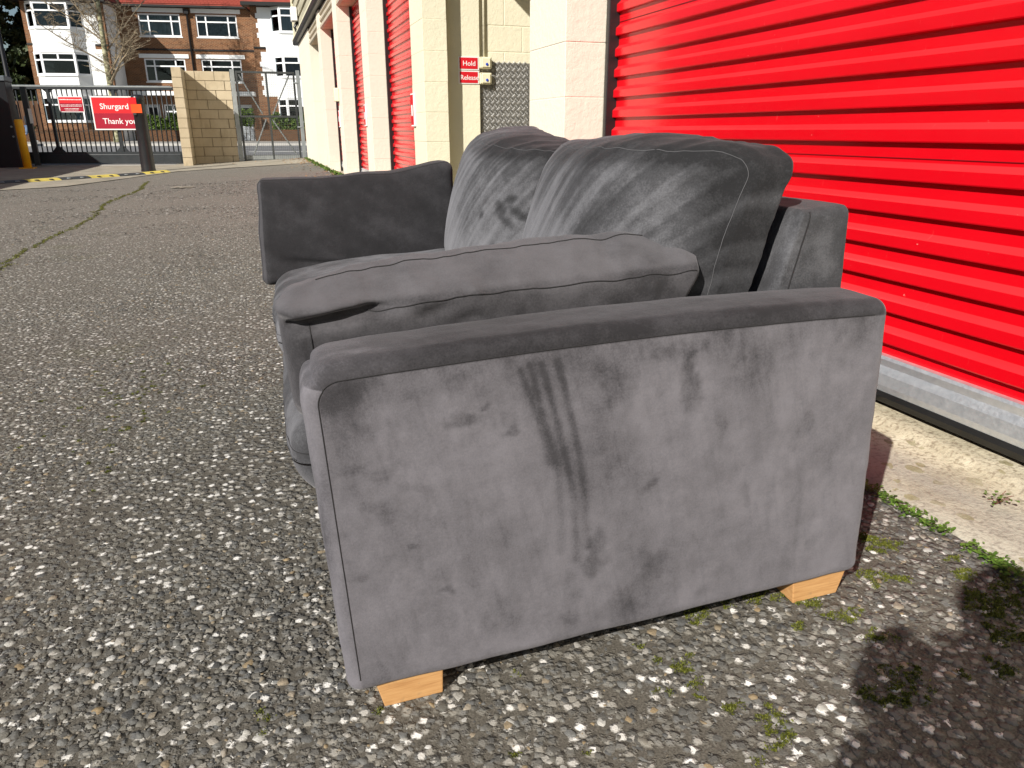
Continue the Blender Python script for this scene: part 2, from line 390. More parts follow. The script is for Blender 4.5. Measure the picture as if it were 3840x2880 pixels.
def stones_mesh(name, x, y, s, t, shapes, faces, sink):
    n = len(x); nv = len(shapes[0]); S = np.array(shapes)[rng.integers(0, len(shapes), n)]
    a = rng.uniform(0, 6.283, n); asp = rng.uniform(.55, 1, n)
    P = S*np.stack([s, s*asp, s*rng.uniform(.12, .30, n)], 1)[:, None, :]
    tl = rng.normal(0, .14, (n, 2)); P[:, :, 2] += P[:, :, 0]*tl[:, :1]+P[:, :, 1]*tl[:, 1:]
    c, sn = np.cos(a)[:, None], np.sin(a)[:, None]
    V = np.stack([P[:, :, 0]*c-P[:, :, 1]*sn+x[:, None], P[:, :, 0]*sn+P[:, :, 1]*c+y[:, None], P[:, :, 2]+(gz(x, y)-s*sink)[:, None]], 2).reshape(-1, 3)
    F = (np.arange(n)[:, None, None]*nv+faces[None]).reshape(-1, 3)
    return mesh_np(name, V, F, M_STONE, smooth=False, attrs={'tone': ('FLOAT', np.repeat(t, nv))})
parts = []
A = scatter(52000, -1.9, 1.255, .55, 2.6, .0026, .0125, shapes12, f12, .05)
B_ = scatter(42000, -3.2, 1.25, 2.6, 5.2, .0042, .0130, shapes12, f12, .05, 1.06)
C_ = scatter(40000, -5, 1.25, 5.2, 13, .0075, .0165, shapes6, f6, .02, 1.14)
big = np.argsort(-A[2]*(2.2-A[1]*.6))[:290]; mask = np.ones(len(A[0]), bool); mask[big] = False
for nm, (x, y, s, t), sh, fc in (('n', [q[mask] for q in A], shapes12, f12), ('m', B_, shapes12, f12), ('f', C_, shapes6, f6)):
    tag(link('aggregate', stones_mesh('aggregate', x, y, s, t, sh, fc, .0), yard), kind='stuff')
rock_me = [mesh_np('stone', sh, f12, M_STONE_O, smooth=False) for sh in shapes12[:14]]
for q in big:
    x, y, s = A[0][q], A[1][q], A[2][q]
    M = Matrix.Translation((x, y, float(gz(x, y))-s*.01)) @ Matrix.Rotation(rng.uniform(0, 6.28), 4, 'Z') @ Matrix.Rotation(rng.normal(0, .12), 4, 'X') @ Matrix.Diagonal((s, s*rng.uniform(.6, 1), s*rng.uniform(.18, .34), 1))
    link('stone', rock_me[int(rng.integers(14))], yard, M)

# ------------------------------------------------------------------ storage building (right hand side)
XF, XD = 1.34, 1.565                        # front of the piers, face of the shutters
ZL, ZG = 1.69, 2.02                         # underside of lintels, gutter
bld = empty('storage_building', (XF, 10, -.72))
tag(bld, 'cream block storage building with red roller shutters behind the sofa', 'building')
def block_mesh(name, dx, dy, dz, mat, seed, bev=.0028, amp=.003, res=(6, 10, 6)):
    bl = MB(); bl.box(-dx/2, dx/2, -dy/2, dy/2, -dz/2, dz/2); return bl.mesh(name, mat, False, bev, 2)
_bm = {}
def block(parent, x0, x1, y0, y1, z0, z1, mat, gap=.0018, jit=.0012):
    key = (round(x1-x0, 3), round(y1-y0, 3), round(z1-z0, 3), mat.name)
    if key not in _bm: _bm[key] = block_mesh('block', x1-x0-gap, y1-y0-gap, z1-z0-gap, mat, 1)
    return link('block', _bm[key], parent, Matrix.Translation(((x0+x1)/2+rnd.uniform(-jit, jit), (y0+y1)/2+rnd.uniform(-jit, jit), (z0+z1)/2)))
def pier(y0, y1, zb, mat, long=False):
    zb0 = zb-.12
    c = MB(); c.box(XF+.0028, XD-.035, y0+.0028, y1-.0028, zb0, 2.0); core = c.build('pier', mat, bld)
    z = -.764-.225+.116
    z = .369-.225*6
    while z < 2.0:
        z1 = min(z+.225, 2.0)
        if z1-z > .05 and z1 > zb0:
            zz = max(z, zb0)
            if long:
                yy = y0; row = int(round((z+10)/.225)) % 2; cut = [y0]+[y0+.225*row+.45*k for k in range(1-row, 9)]+[y1]
                cut = sorted(set(round(q, 3) for q in cut if y0 <= q <= y1))
                for a_, b_ in zip(cut[:-1], cut[1:]):
                    if b_-a_ > .02: block(core, XF, XD-.03, a_, b_, zz, z1, mat)
            else: block(core, XF, XD-.03, y0, y1, zz, z1, mat)
        z = z1
    return core
PIERS = [(.28, .74, -.76), (3.24, 3.70, -.76), (6.13, 6.60, -.70), (9.0, 9.48, -.69), (11.86, 12.32, -.69), (14.5, 15.0, -.69), (17.1, 20.35, -.72)]
for k, (y0, y1, zb) in enumerate(PIERS): pier(y0, y1, zb, M_CREAM2 if k == 2 else M_CREAM, k == 6)
# shutters: slat by slat
PITCHS = .0845
prof = [(.000, .0), (.000, -.026), (-.017, -.041), (-.017, -.0685), (-.0155, -.0715), (-.001, -.0735), (.000, -.0845)]   # (x out, z)
def slat_mesh(L, name='slat'):
    ys = [0, L]; V = []; F = []
    pts = [(XD+.017+x, z) for x, z in prof]; n = len(pts)
    for y in ys:
        for x, z in pts: V.append((x, y, z))
    for i in range(n-1): F.append((i, i+1, n+i+1, n+i))
    V2 = [(x+.002, y, z) for x, y, z in V]; F2 = [tuple(reversed([q+2*n for q in f])) for f in F]
    ed = [(i+1, i, 2*n+i, 2*n+i+1) for i in range(n-1)]+[(n+i, n+i+1, 3*n+i+1, 3*n+i) for i in range(n-1)]
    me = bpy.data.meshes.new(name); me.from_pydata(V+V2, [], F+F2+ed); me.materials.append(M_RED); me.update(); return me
def shutter(y0, y1, zb, label_extra=None):
    g = .03
    me = slat_mesh(y1-y0-2*g)
    root = MB(); root.box(XD+.05, XD+.06, y0+.002, y1-.002, zb+.02, 1.75); sh = root.build('roller_shutter', M_BLACK, bld)
    flat = MB(); flat.box(XD+.0165, XD+.019, y0+g, y1-g, -.0095, .0); fm = flat.mesh('joint_strip', M_RED)
    sm = MB(); sm.box(XD+.0145, XD+.0163, y0+g, y1-g, -.0178, -.0160); sme = sm.mesh('seam', plain('shutter_seam', (.10, .002, .004), .5))
    o0 = zb+.672; f2 = MB(); f2.box(XD+.0165, XD+.019, y0+g, y1-g, -.578+o0, -.5553+o0); f2.build('joint_strip', M_RED, sh)
    k = 0; T = -.471+o0
    while T < 1.86:
        link('slat', me, sh, Matrix.Translation((rnd.uniform(-.0008, .0008), y0+g, T)))
        if k % 6 == 5:
            link('joint_strip', fm, sh, Matrix.Translation((0, 0, T+.0093))); link('seam', sme, sh, Matrix.Translation((0, 0, T))); T += .0092
        T += PITCHS; k += 1
    r_ = MB()
    pr = [(0, .098), (-.014, .097), (-.018, .089), (-.013, .070), (-.022, .050), (-.024, .020), (-.020, .003), (.02, .0), (.02, .098)]
    r_.prism([(XD+.012+x, zb+z_) for x, z_ in pr], y0+.012, y1-.012, lambda a_, b_, h: (a_, h, b_)); r_.build('bottom_rail', M_GALV, sh)
    r_ = MB(); r_.prism([(XD-.010, zb+.002), (XD-.014, zb-.010), (XD-.002, zb-.030), (XD+.028, zb-.030), (XD+.03, zb+.002)], y0+.012, y1-.012, lambda a_, b_, h: (a_, h, b_)); r_.build('bottom_seal', M_BLACK, sh)
    for yy in (y0+.002, y1-.030):
        r_ = MB(); r_.box(XD-.034, XD+.045, yy, yy+.028, zb-.08, 1.72); r_.build('guide', M_GUIDE, sh, bevel=.004)
    return sh
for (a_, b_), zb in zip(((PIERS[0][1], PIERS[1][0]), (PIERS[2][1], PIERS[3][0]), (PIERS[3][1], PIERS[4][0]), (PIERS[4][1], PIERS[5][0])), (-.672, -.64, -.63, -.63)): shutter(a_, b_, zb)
# last bay: grey-green steel door
M_GREYDOOR = plain('grey_green_door', (.30, .31, .26), .5, vec='pos')
b = MB(); b.box(XD, XD+.04, 15.0, 17.1, -.68, 1.75); b.build('steel_door', M_GREYDOOR, bld)
# sills in the openings
for a_, b_ in ((6.6, 9.0), (9.48, 11.86), (12.32, 14.5), (15.0, 17.1), (3.70, 6.13)):
    b = MB(); b.box(XF-.02, 1.72, a_+.003, b_-.003, -.95, -.70); b.build('sill', M_SLAB, bld)
# lintels, corrugated fascia, gutter and upper cladding
M_FASC = plain('fascia_cladding', (.52, .46, .36), .6, var=.12, scale=3, vec='pos')
M_UPPER = plain('weathered_board_cladding', (.40, .37, .27), .7, var=.3, scale=4, vec='pos', stretch=(1, .2, 3))
M_TRIM = plain('pale_trim', (.72, .68, .50), .6, vec='pos')
M_GUT = plain('dark_gutter', (.018, .018, .018), .4, vec='pos')
M_SOFFIT = plain('tan_soffit', (.60, .44, .30), .8, vec='pos')
for (ya, yb) in zip(PIERS[:-1], PIERS[1:]):
    y0, y1 = ya[1], yb[0]
    b = MB(); b.box(XF+.045, 1.62, y0+.002, y1-.002, ZL+.002, ZL+.35); b.build('lintel', M_SOFFIT, bld)
    for k in range(3):
        z0 = ZL+.003+k*.108; b = MB(); b.prism([(XF+.045, z0), (XF+.012, z0+.012), (XF+.012, z0+.06), (XF+.035, z0+.078), (XF+.045, z0+.106)], y0+.003, y1-.003, lambda a_, b_, h: (a_, h, b_)); b.build('fascia_board', M_FASC, bld)
b = MB(); b.prism([(XF-.10, ZG+.12), (XF-.10, ZG+.02), (XF-.07, ZG), (XF+.25, ZG), (XF+.25, ZG+.12)], -4, 20.75, lambda a_, b_, h: (a_, h, b_)); b.build('gutter', M_GUT, bld)
b = MB(); b.box(XF-.106, XF-.10, -4, 20.76, ZG+.10, ZG+.135); b.build('gutter_edge', M_TRIM, bld)
for k in range(14):
    z0 = ZG+.15+k*.26; b = MB(); b.prism([(XF-.02, z0), (XF-.055, z0+.004), (XF-.045, z0+.18), (XF-.02, z0+.258), (XF+.1, z0+.258), (XF+.1, z0)], -4, 20.6, lambda a_, b_, h: (a_, h, b_)); b.build('cladding_board', M_UPPER, bld)
b = MB(); b.box(XF-.075, XF+.12, 20.6, 20.68, ZG+.14, 6.0); b.build('corner_trim', M_TRIM, bld)
b = MB(); b.path([(XF-.09, 16.15, ZG+.5), (XF-.12, 16.2, 4.0)], .07, 10); b.build('downpipe', M_TRIM, bld, smooth=True)
# body of the building behind the front, with the roof
b = MB(); b.box(1.75, 9, 6.62, 20.6, -.9, 5.8); b.box(1.75, 9, -4, 3.6, -.9, 5.8); b.box(1.45, 9, 3.6, 6.62, 2.06, 5.8); b.build('inner_wall', M_CREAM2, bld)
b = MB(); b.box(1.2, 9.2, -4.2, 20.8, 5.8, 6.0); b.build('roof', M_GUT, bld)
b = MB(); b.box(XF+.01, 1.75, -4, .28, -.9, 2.02); b.build('end_wall', M_CREAM, bld)
# entrance recess between two piers
b = MB(); b.box(XF+.19, 1.832, 6.25, 6.62, -.95, 2.06); b.build('recess_pier', M_CREAM2, bld)
bw = MB(); bw.box(1.834, 5, 6.296, 6.7, -.95, 2.06); back = bw.build('recess_wall', M_CREAM2, bld)
z = -.95; row = 0
while z < 2.05:
    z1 = min(z+.196, 2.05); x = 1.836-(.22 if row % 2 else .06)
    while x < 3.0:
        x0 = max(x, 1.836); x1 = x+.44
        if x1-x0 > .05: block(back, x0, x1, 6.29, 6.36, z, z1, M_CREAM2, gap=.007, jit=.0006)
        x = x1
    z = z1; row += 1
b = MB(); b.box(5, 5.1, 3.55, 6.7, -.95, 2.06); b.box(1.75, 5, 3.55, 3.62, -.95, 2.06); b.build('recess_side_wall', M_CREAM2, bld)
b = MB(); b.box(1.70, 5, 3.62, 6.6, -.98, -.70); b.build('recess_floor', M_SLAB, bld)

b = MB(); rr_ = random.Random(4); b.add([(-1.0+(.17+rr_.uniform(-.08, .05))*math.cos(t), 12.0+(.16+rr_.uniform(-.10, .05))*math.sin(t), float(gz(-1.0, 12.0))+.0125) for t in [2*math.pi*k/22 for k in range(22)]], [tuple(range(22))]); tag(b.build('pale_stain', M_CONC, yard), 'pale cement stain on the asphalt')
# ------------------------------------------------------------------ sofa (local axes: d = depth to the back, w = along the sofa, h = up)
dv = Vector((.998, -.04, .056)).normalized(); hv = Vector((-.056, 0, .998)); hv = (hv-dv*hv.dot(dv)).normalized(); wv_ = hv.cross(dv)
SO = Vector((.104, .916, -.8345))
S = Matrix(((dv.x, wv_.x, hv.x, SO.x), (dv.y, wv_.y, hv.y, SO.y), (dv.z, wv_.z, hv.z, SO.z), (0, 0, 0, 1)))
M_SEAM = plain('dark_seam_thread', (.020, .019, .020), .9); M_SEAM2 = plain('grey_seam_thread', (.085, .085, .09), .9)
M_LEG = NT('beech_leg_wood'); _p = M_LEG.noise(9, 6, stretch=(1.2, 7, 22), rough=.7); M_LEG.set(col=M_LEG.mix(M_LEG.ramp(M_LEG.noise(60, 4), [(.60, 0), (.75, .5)]), M_LEG.ramp(_p, [(.32, (.40, .20, .075)), (.5, (.52, .285, .115)), (.7, (.60, .35, .15))]), (.30, .19, .10)), rough=.45, spec=.4); M_LEG.bump(_p, .15, .002); M_LEG = M_LEG.m

def box_grid(half, res):
    half = np.array(half, float); Vs = []; Fs = []; off = 0
    for ax in range(3):
        u, v = [(1, 2), (2, 0), (0, 1)][ax]
        nu = max(2, int(round(2*half[u]/res))); nv = max(2, int(round(2*half[v]/res)))
        for sg in (-1, 1):
            U, Vv = np.meshgrid(np.linspace(-1, 1, nu+1), np.linspace(-1, 1, nv+1)); P = np.zeros((U.size, 3)); P[:, u] = U.ravel(); P[:, v] = Vv.ravel(); P[:, ax] = sg
            i = np.arange(U.size).reshape(U.shape)+off; q = np.stack([i[:-1, :-1].ravel(), i[:-1, 1:].ravel(), i[1:, 1:].ravel(), i[1:, :-1].ravel()], 1)
            Fs.append(q if sg > 0 else q[:, ::-1]); Vs.append(P); off += U.size
    P = np.concatenate(Vs); F = np.concatenate(Fs); K, idx, inv = np.unique(np.round(P*1e5).astype(int), axis=0, return_index=True, return_inverse=True)
    return P[idx]*half, inv.ravel()[F]
def roundp(P, half, r):
    half = np.array(half); q = np.clip(P, -(half-r), half-r); d = P-q; n = np.linalg.norm(d, axis=1)[:, None]; N = d/np.maximum(n, 1e-9)
    return q+N*r, N
def cushion_np(half, r, res, deform, wrinkle=None, nap=None):
    P, F = box_grid(half, res); Q, N = roundp(P, half, r); U = Q/np.array(half)
    D = deform(Q, U)
    if wrinkle is not None: D = D+N*wrinkle(D, U, N)[:, None]
    a = nap(D, U, N) if nap is not None else np.full(len(D), .5)
    return D, F, np.clip(a, 0, 1)
def ring(half, r, axis, val, n=120, inset=0.):
    """loop of surface points round a rounded box at coordinate val on the axis"""
    a, b = [k for k in range(3) if k != axis]; t = np.linspace(0, 4, n, endpoint=False); P = np.zeros((n, 3)); P[:, axis] = val; half = [h_-inset for h_ in half]
    s = t % 1*2-1; side = t.astype(int)
    P[:, a] = np.select([side == 0, side == 1, side == 2], [s, np.ones(n), -s], -np.ones(n))*half[a]
    P[:, b] = np.select([side == 0, side == 1, side == 2], [-np.ones(n), s, np.ones(n)], -s)*half[b]
    return P
def seam_loop(parent, half, r, axis, val, deform, wrinkle, radius=.0013, keep=None, n=160, inset=0., mat=None):
    P = ring(half, r, axis, val, n, inset); Q, N = roundp(P, half, r); U = Q/np.array(half); D = deform(Q, U)
    if wrinkle is not None: D = D+N*(wrinkle(D, U, N)[:, None]+.0003)
    if keep is not None:
        k = keep(D, U); idx = np.where(k)[0]
        if len(idx) < 3: return
        st = np.where(np.diff(idx) > 1)[0]
        if len(st): idx = np.roll(idx, -(st[0]+1))
        D = D[idx]
    b = MB(); b.path([tuple(p) for p in D], radius, 5, closed=keep is None); b.build('seam', mat or M_SEAM, parent, smooth=True, local=True)

V_ARM = velvet('velvet_arm', .020, .178, (1, .95, 1.05))
V_TOP = velvet('velvet_dark_nap', .013, .066, (1, .97, 1.06))
V_BACK = velvet('velvet_blue_grey', .016, .185, (1, 1.0, 1.08))
V_BOL = velvet('velvet_warm_grey', .015, .104, (1, .955, 1.03))

sofa = empty('sofa', M=S)
tag(sofa, 'dark grey velvet two-seat sofa with square arms and short wooden legs', 'sofa')
# ---- arms
AH_ = (.450, .0635, .2525); AC = np.array([.400, .0515, .2945])
def arm_deform(w0):
    def f(Q, U):
        D = Q.copy(); x, y, z = D[:, 0], D[:, 1], D[:, 2]
        z = z+np.where(z > 0, .013*(1-U[:, 0]**2)*sstep(.19, .25, z), 0)+np.where(U[:, 2] > .5, .003*(1-U[:, 1]**2), 0)
        a = .050; cx = -AH_[0]+a; cz = AH_[2]-a; m = (x < cx) & (z > cz); X = cx-x; Zz = z-cz
        ri = np.maximum(X, Zz); r2 = np.sqrt(X*X+Zz*Zz)+1e-9; k = np.where(m, ri/r2, 1)
        x = np.where(m, cx-X*k, x); z = np.where(m, cz+Zz*k, z)
        y = y-.004*np.where(U[:, 1] < 0, (1-U[:, 0]**2)*(1-U[:, 2]**2), 0)
        return np.stack([x+AC[0], y+w0, z+AC[2]+sstep(-.1, .25, z)*(-.008*U[:, 0])], 1)
    return f
def arm_wr(D, U, N): return .0012*fbm(D*np.array([9, 9, 14]), 3, 4)
LINES = [((.253, .522), (.275, .42), (.288, .362), (.291, .29), (.289, .222)), ((.270, .519), (.290, .43), (.302, .363), (.311, .29), (.313, .20)), ((.293, .518), (.310, .44), (.321, .377), (.328, .31), (.331, .22)), ((.240, .515), (.262, .44), (.276, .37))]
BLOBS = [(.160, .453, .026, .013, -.3, .8), (.225, .438, .014, .010, .4, .8), (.183, .467, .012, .009, 0, .6), (.345, .205, .020, .046, -.1, .75), (.437, .297, .025, .010, .5, .45), (.034, .337, .022, .018, 0, .38), (.073, .277, .010, .008, 0, .5), (.111, .184, .014, .010, .1, .75), (.678, .277, .020, .026, .4, .4), (.552, .379, .008, .040, .15, .35), (.045, .459, .05, .02, .1, .35), (.388, .475, .033, .050, .35, .55), (.500, .450, .016, .050, .2, .75), (.795, .482, .045, .060, .6, .45), (.475, .515, .05, .018, 0, .5), (.030, .405, .05, .014, .1, .45), (-.012, .24, .012, .010, 0, .5), (-.005, .075, .045, .025, .4, .4), (.30, .075, .012, .045, 0, .35), (.606, .253, .012, .03, .3, .35), (.743, .138, .018, .012, 0, .3), (.466, .186, .03, .02, .5, .25), (.198, .130, .05, .028, .6, .28), (.085, .37, .025, .012, -.5, .35), (.11, .215, .012, .02, 0, .2), (.62, .47, .05, .03, .8, .3), (.70, .36, .04, .012, 1.1, .35), (.30, .13, .015, .05, 0, .3), (.01, .52, .06, .02, .2, .35), (.15, .51, .08, .016, .1, .3), (.56, .10, .05, .015, .3, .22), (.385, .10, .03, .04, .2, .2)]
def arm_nap(D, U, N):
    d, h = D[:, 0], D[:, 2]; P = np.stack([d*7, D[:, 1]*7, h*7], 1)
    v = .70+.13*fbm(P, 4, 2)+.10*fbm(np.stack([d*26, D[:, 1]*20, h*12], 1), 3, 7)
    wob = np.stack([d, h], 1)+.016*np.stack([fbm(P*3, 3, 21), fbm(P*3, 3, 22)], 1)
    face = (N[:, 1] < -.6); rag = fbm(np.stack([d*55, h*38, d*0], 1), 3, 33)
    for ln in LINES:
        ln = np.array(ln); best = np.full(len(d), 9.); tt = np.zeros(len(d))
        for i in range(len(ln)-1):
            a, b = ln[i], ln[i+1]; ab = b-a; t = np.clip(((np.stack([d, h], 1)-a)@ab)/(ab@ab), 0, 1); q = np.linalg.norm(np.stack([d, h], 1)+.03*(wob-np.stack([d, h], 1))-(a+t[:, None]*ab), axis=1)
            u = q < best; best = np.where(u, q, best); tt = np.where(u, (i+t)/(len(ln)-1), tt)
        v = v-np.where(face, .30*np.exp(-(best/(.0062+.0015*tt))**2)*(1-.35*tt), 0)
    for bx, bh, rx, rh, ro, st in BLOBS:
        c, s_ = math.cos(ro), math.sin(ro); X = (wob[:, 0]-bx)*c+(wob[:, 1]-bh)*s_; Y = -(wob[:, 0]-bx)*s_+(wob[:, 1]-bh)*c
        v = v-np.where(face, st*.36*(1-sstep(.35, 1.35, np.sqrt((X/rx)**2+(Y/rh)**2)+.35*rag)), 0)
    v = v-np.where(face, .08*sstep(.15, .6, pn(np.stack([d*70, h*3.2, d*0], 1), 12))*sstep(.0, .5, pn(np.stack([d*5, h*5, d*0+3], 1), 13))+.05*sstep(.2, .6, pn(np.stack([d*150+h*30, h*10, d*0], 1), 14)), 0)
    sw = pn(np.stack([d*6+h*2, h*2.2, d*0], 1), 9); v = v-np.where(face, .12*sstep(.1, .45, sw), 0)     # brushed patches
    v = v-np.where(face, .18*sstep(.05, -.02, d)*sstep(.3, .45, h), 0)
    v = v-np.where(face, .14*sstep(.44, .55, h), 0)
    top_ = sstep(.912, .920, U[:, 2]); v = v*(1-top_)+top_*(.14+.15*fbm(P*np.array([.7, 2, 1]), 4, 5)+.10*fbm(P*np.array([1.2, 6, 4]), 3, 15)+.22*sstep(.12, -.02, d))
    fr_ = sstep(-.950, -.956, U[:, 0])*(1-top_); v = v*(1-fr_)+fr_*(.52+.30*fbm(np.stack([d*10, D[:, 1]*40, h*5], 1), 3, 6))
    return v
f_near = arm_deform(AC[1]); V, F, a = cushion_np(AH_, .022, .0029, f_near, arm_wr, arm_nap)
arm = link('arm', mesh_np('arm', V, F, V_ARM, attrs={'nap': ('FLOAT', a)}), sofa, local=True)
tag(arm, 'velvet arm facing the viewer with brush marks and streaks')
seam_loop(arm, AH_, .022, 1, -AH_[1], f_near, arm_wr, .0007, n=500, inset=.0205, keep=lambda D, U: (U[:, 2] > -.90) & (U[:, 0] < .935))
SL = 1.655                                            # overall length of the sofa
f_far = arm_deform(SL-.0635-.012); V, F, a = cushion_np(AH_, .022, .012, f_far, arm_wr, arm_nap)
link('arm', mesh_np('arm', V, F, V_ARM, attrs={'nap': ('FLOAT', a)}), sofa, local=True)
# ---- base, back frame
W0, W1 = .117, SL-.140
def boxpart(name, half, cen, r, res, mat, nap0, shear=0, seed=1, wr=.0015):
    def df(Q, U):
        D = Q+np.array(cen); D[:, 0] += shear*(U[:, 2]+1)/2*(1-U[:, 0])/2; return D
    def wr_(D, U, N): return wr*fbm(D*10, 3, seed)
    def nap(D, U, N): return nap0+.22*fbm(D*7, 4, seed)+.12*fbm(D*np.array([22, 22, 9]), 3, seed+3)
    V, F, a = cushion_np(half, r, res, df, wr_, nap)
    return link(name, mesh_np(name, V, F, mat, attrs={'nap': ('FLOAT', a)}), sofa, local=True), df, wr_
boxpart('base', (.425, (W1-W0)/2, .10), (.39, (W0+W1)/2, .150), .012, .02, V_TOP, .5)
bk, bdf, bwr = boxpart('back_frame', (.130, (W1-W0)/2, .235), (.734, (W0+W1)/2, .437), .018, .007, V_BACK, .33, shear=.165, seed=8, wr=.002)
seam_loop(bk, (.130, (W1-W0)/2, .235), .018, 0, -.130+.050, bdf, bwr, .0011, keep=lambda D, U: (D[:, 1] < W0+.03) & (D[:, 2] > .5))
# ---- legs
for (d0, d1, back) in ((0.0, .091, False), (.724, .815, True)):
    for w0, w1 in ((.0, .085), (SL-.11, SL-.025)):
        k = .009
        b = MB()
        if not back: b.hexa([(d0, w0, 0), (d1, w0, 0), (d1, w1, 0), (d0, w1, 0), (d0-k, w0-.001, .050), (d1+.004, w0-.001, .050), (d1+.004, w1, .050), (d0-k, w1, .050)])
        else: b.hexa([(d0, w0, 0), (d1, w0, 0), (d1, w1, 0), (d0, w1, 0), (d0-.004, w0-.001, .052), (d1+.016, w0-.001, .052), (d1+.016, w1, .052), (d0-.004, w1, .052)])
        b.build('leg', M_LEG, sofa, local=True, bevel=.002)

# ---- loose cushions: each lies on the sofa and is a thing of its own
def loose(name, label, cat, group, base, V, F, a, mat):
    o = link(name, mesh_np(name, V-np.array(base), F, mat, attrs={'nap': ('FLOAT', a)}), M=S @ Matrix.Translation(base))
    return tag(o, label, cat, group)
def sub(base, f): return lambda Q, U: f(Q, U)-np.array(base)
def wshift(base, g): return (lambda D, U, N: g(D+np.array(base), U, N)) if g else None
# seat cushions
def seat(w0, w1, label, seed, front):
    half = (.35, (w1-w0)/2-.002, .084); cen = np.array([.350+front, (w0+w1)/2, .368]); base = (cen[0], cen[1], .27)
    def df(Q, U):
        D = Q.copy(); fr = sstep(0, -1, U[:, 0])
        D[:, 0] += np.where(U[:, 0] < 0, -.012*(1-U[:, 2]**2)*fr-.014*(1-U[:, 1]**2)*fr, 0)
        D[:, 2] += np.where(U[:, 2] > 0, .016*(1-U[:, 0]**2)*(1-U[:, 1]**2), 0)-np.where(U[:, 2] > 0, .014*fr**3, 0)
        D[:, 0] += .03*np.clip(-U[:, 2], 0, 1)**2*fr
        return D+cen
    def wr(D, U, N): return .004*fbm(D*np.array([6, 9, 7]), 3, seed)+.0035*np.maximum(0, -U[:, 0])**4*pn(D*np.array([4, 30, 8]), seed+5)
    def nap(D, U, N): return .50+.28*fbm(D*np.array([7, 9, 5]), 4, seed+2)+.10*pn(D*np.array([20, 45, 6]), seed)
    V, F, a = cushion_np(half, .045, .0075, df, wr, nap); o = loose('seat_cushion', label, 'cushion', 'seat cushions of the sofa', base, V, F, a, V_BACK)
    for val in (.028,): seam_loop(o, half, .045, 2, val, sub(base, df), wshift(base, wr), .0007)
seat(W0, .822, 'grey velvet seat cushion under the nearer side cushion', 31, -.066); seat(.824, W1, 'grey velvet seat cushion under the upright far side cushion', 41, -.092)
# back cushions
def backc(w0, w1, label, seed, hi, drop, tilt):
    half = ((w1-w0)/2, .150, .178); wc = (w0+w1)/2; base = (.58, wc, .44)
    def df(Q, U):
        u, t, v = U[:, 0], U[:, 1], U[:, 2]; au = np.abs(u)
        front = .372+.050*(v+1)+.02*v*v+.215*au**3.0; back = .640+.062*(v+1)+.030*au**3
        f = (t+1)/2; d = front*(1-f)+back*f
        h = .44+(hi-.44)*(v+1)/2+np.where(v > 0, .018*(1-u*u)*(1-(t)**2)-drop*au**5*v, 0)+.004*np.where(v > .5, pn(np.stack([u*2.3+seed, t*1.5, v], 1), seed), 0)+tilt*np.clip(v, 0, 1)*(u-.2)
        lean = .012*np.sin(u*3+seed)
        return np.stack([d+lean, wc+Q[:, 0], h], 1)
    def wr(D, U, N):
        fr = np.where(N[:, 1] < .2, 1, .3); q = D[:, 1]*16+D[:, 2]*9
        tp = sstep(-.5, .95, U[:, 2])
        folds = 1-np.abs(pn(np.stack([q, D[:, 2]*1.6, D[:, 0]*1.5], 1), seed+1)); folds = folds**3
        end = sstep(.75, 1, np.abs(U[:, 0]))
        return .006*fbm(D*5, 3, seed)+fr*tp*.0065*(folds-.35)*(1-.6*sstep(-.2, -.9, U[:, 0]))+fr*.0022*pn(np.stack([D[:, 1]*42+D[:, 2]*20, D[:, 2]*4, D[:, 0]*4], 1), seed+2)+end*.0035*fbm(D*np.array([14, 8, 20]), 3, seed+9)+.0016*(1-np.abs(pn(np.stack([D[:, 1]*22+D[:, 2]*14, D[:, 2]*12-D[:, 1]*4, D[:, 0]*9], 1), seed+21))*2.2)*fr
    def nap(D, U, N):
        q = D[:, 1]*16+D[:, 2]*9
        st = pn(np.stack([q*1.2, D[:, 2]*1.8, D[:, 0]], 1), seed+1); st2 = pn(np.stack([q*3.1, D[:, 2]*3, D[:, 0]*2], 1), seed+6); st3 = pn(np.stack([q*7, D[:, 2]*5, D[:, 0]*2], 1), seed+7)
        st4 = 1-2*np.abs(pn(np.stack([q*2.0+.6*D[:, 2]*9, D[:, 2]*1.2, D[:, 0]], 1), seed+11))
        v = .70-.20*U[:, 2]+.13*st+.14*st2+.12*st3+.10*st4+.18*fbm(D*5, 4, seed+3)
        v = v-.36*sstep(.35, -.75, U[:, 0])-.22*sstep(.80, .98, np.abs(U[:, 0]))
        for wx, hx, rw, rh, ro in ((.95, .62, .012, .03, -.7), (.90, .60, .010, .045, -.9), (.93, .585, .010, .040, -.9), (1.0, .60, .010, .014, 0), (.93, .64, .014, .012, 0)):
            c, s_ = math.cos(ro), math.sin(ro); X = (D[:, 1]-wx)*c+(D[:, 2]-hx)*s_; Y = -(D[:, 1]-wx)*s_+(D[:, 2]-hx)*c
            v = v-.32*np.exp(-((X/(rw*.8))**2+(Y/(rh*.8))**2)**1.5)
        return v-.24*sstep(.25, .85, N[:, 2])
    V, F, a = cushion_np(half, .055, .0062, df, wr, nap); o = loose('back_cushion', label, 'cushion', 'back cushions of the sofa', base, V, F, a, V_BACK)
    seam_loop(o, half, .055, 1, -.150+.030, sub(base, df), wshift(base, wr), .0006, n=260, mat=M_SEAM2)
    seam_loop(o, half, .055, 1, .150-.030, sub(base, df), wshift(base, wr), .0008, n=200)
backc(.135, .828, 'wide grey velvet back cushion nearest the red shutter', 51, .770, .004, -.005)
backc(.822, W1+.004, 'grey velvet back cushion leaning highest, beside the far side cushion', 61, .780, .012, .030)
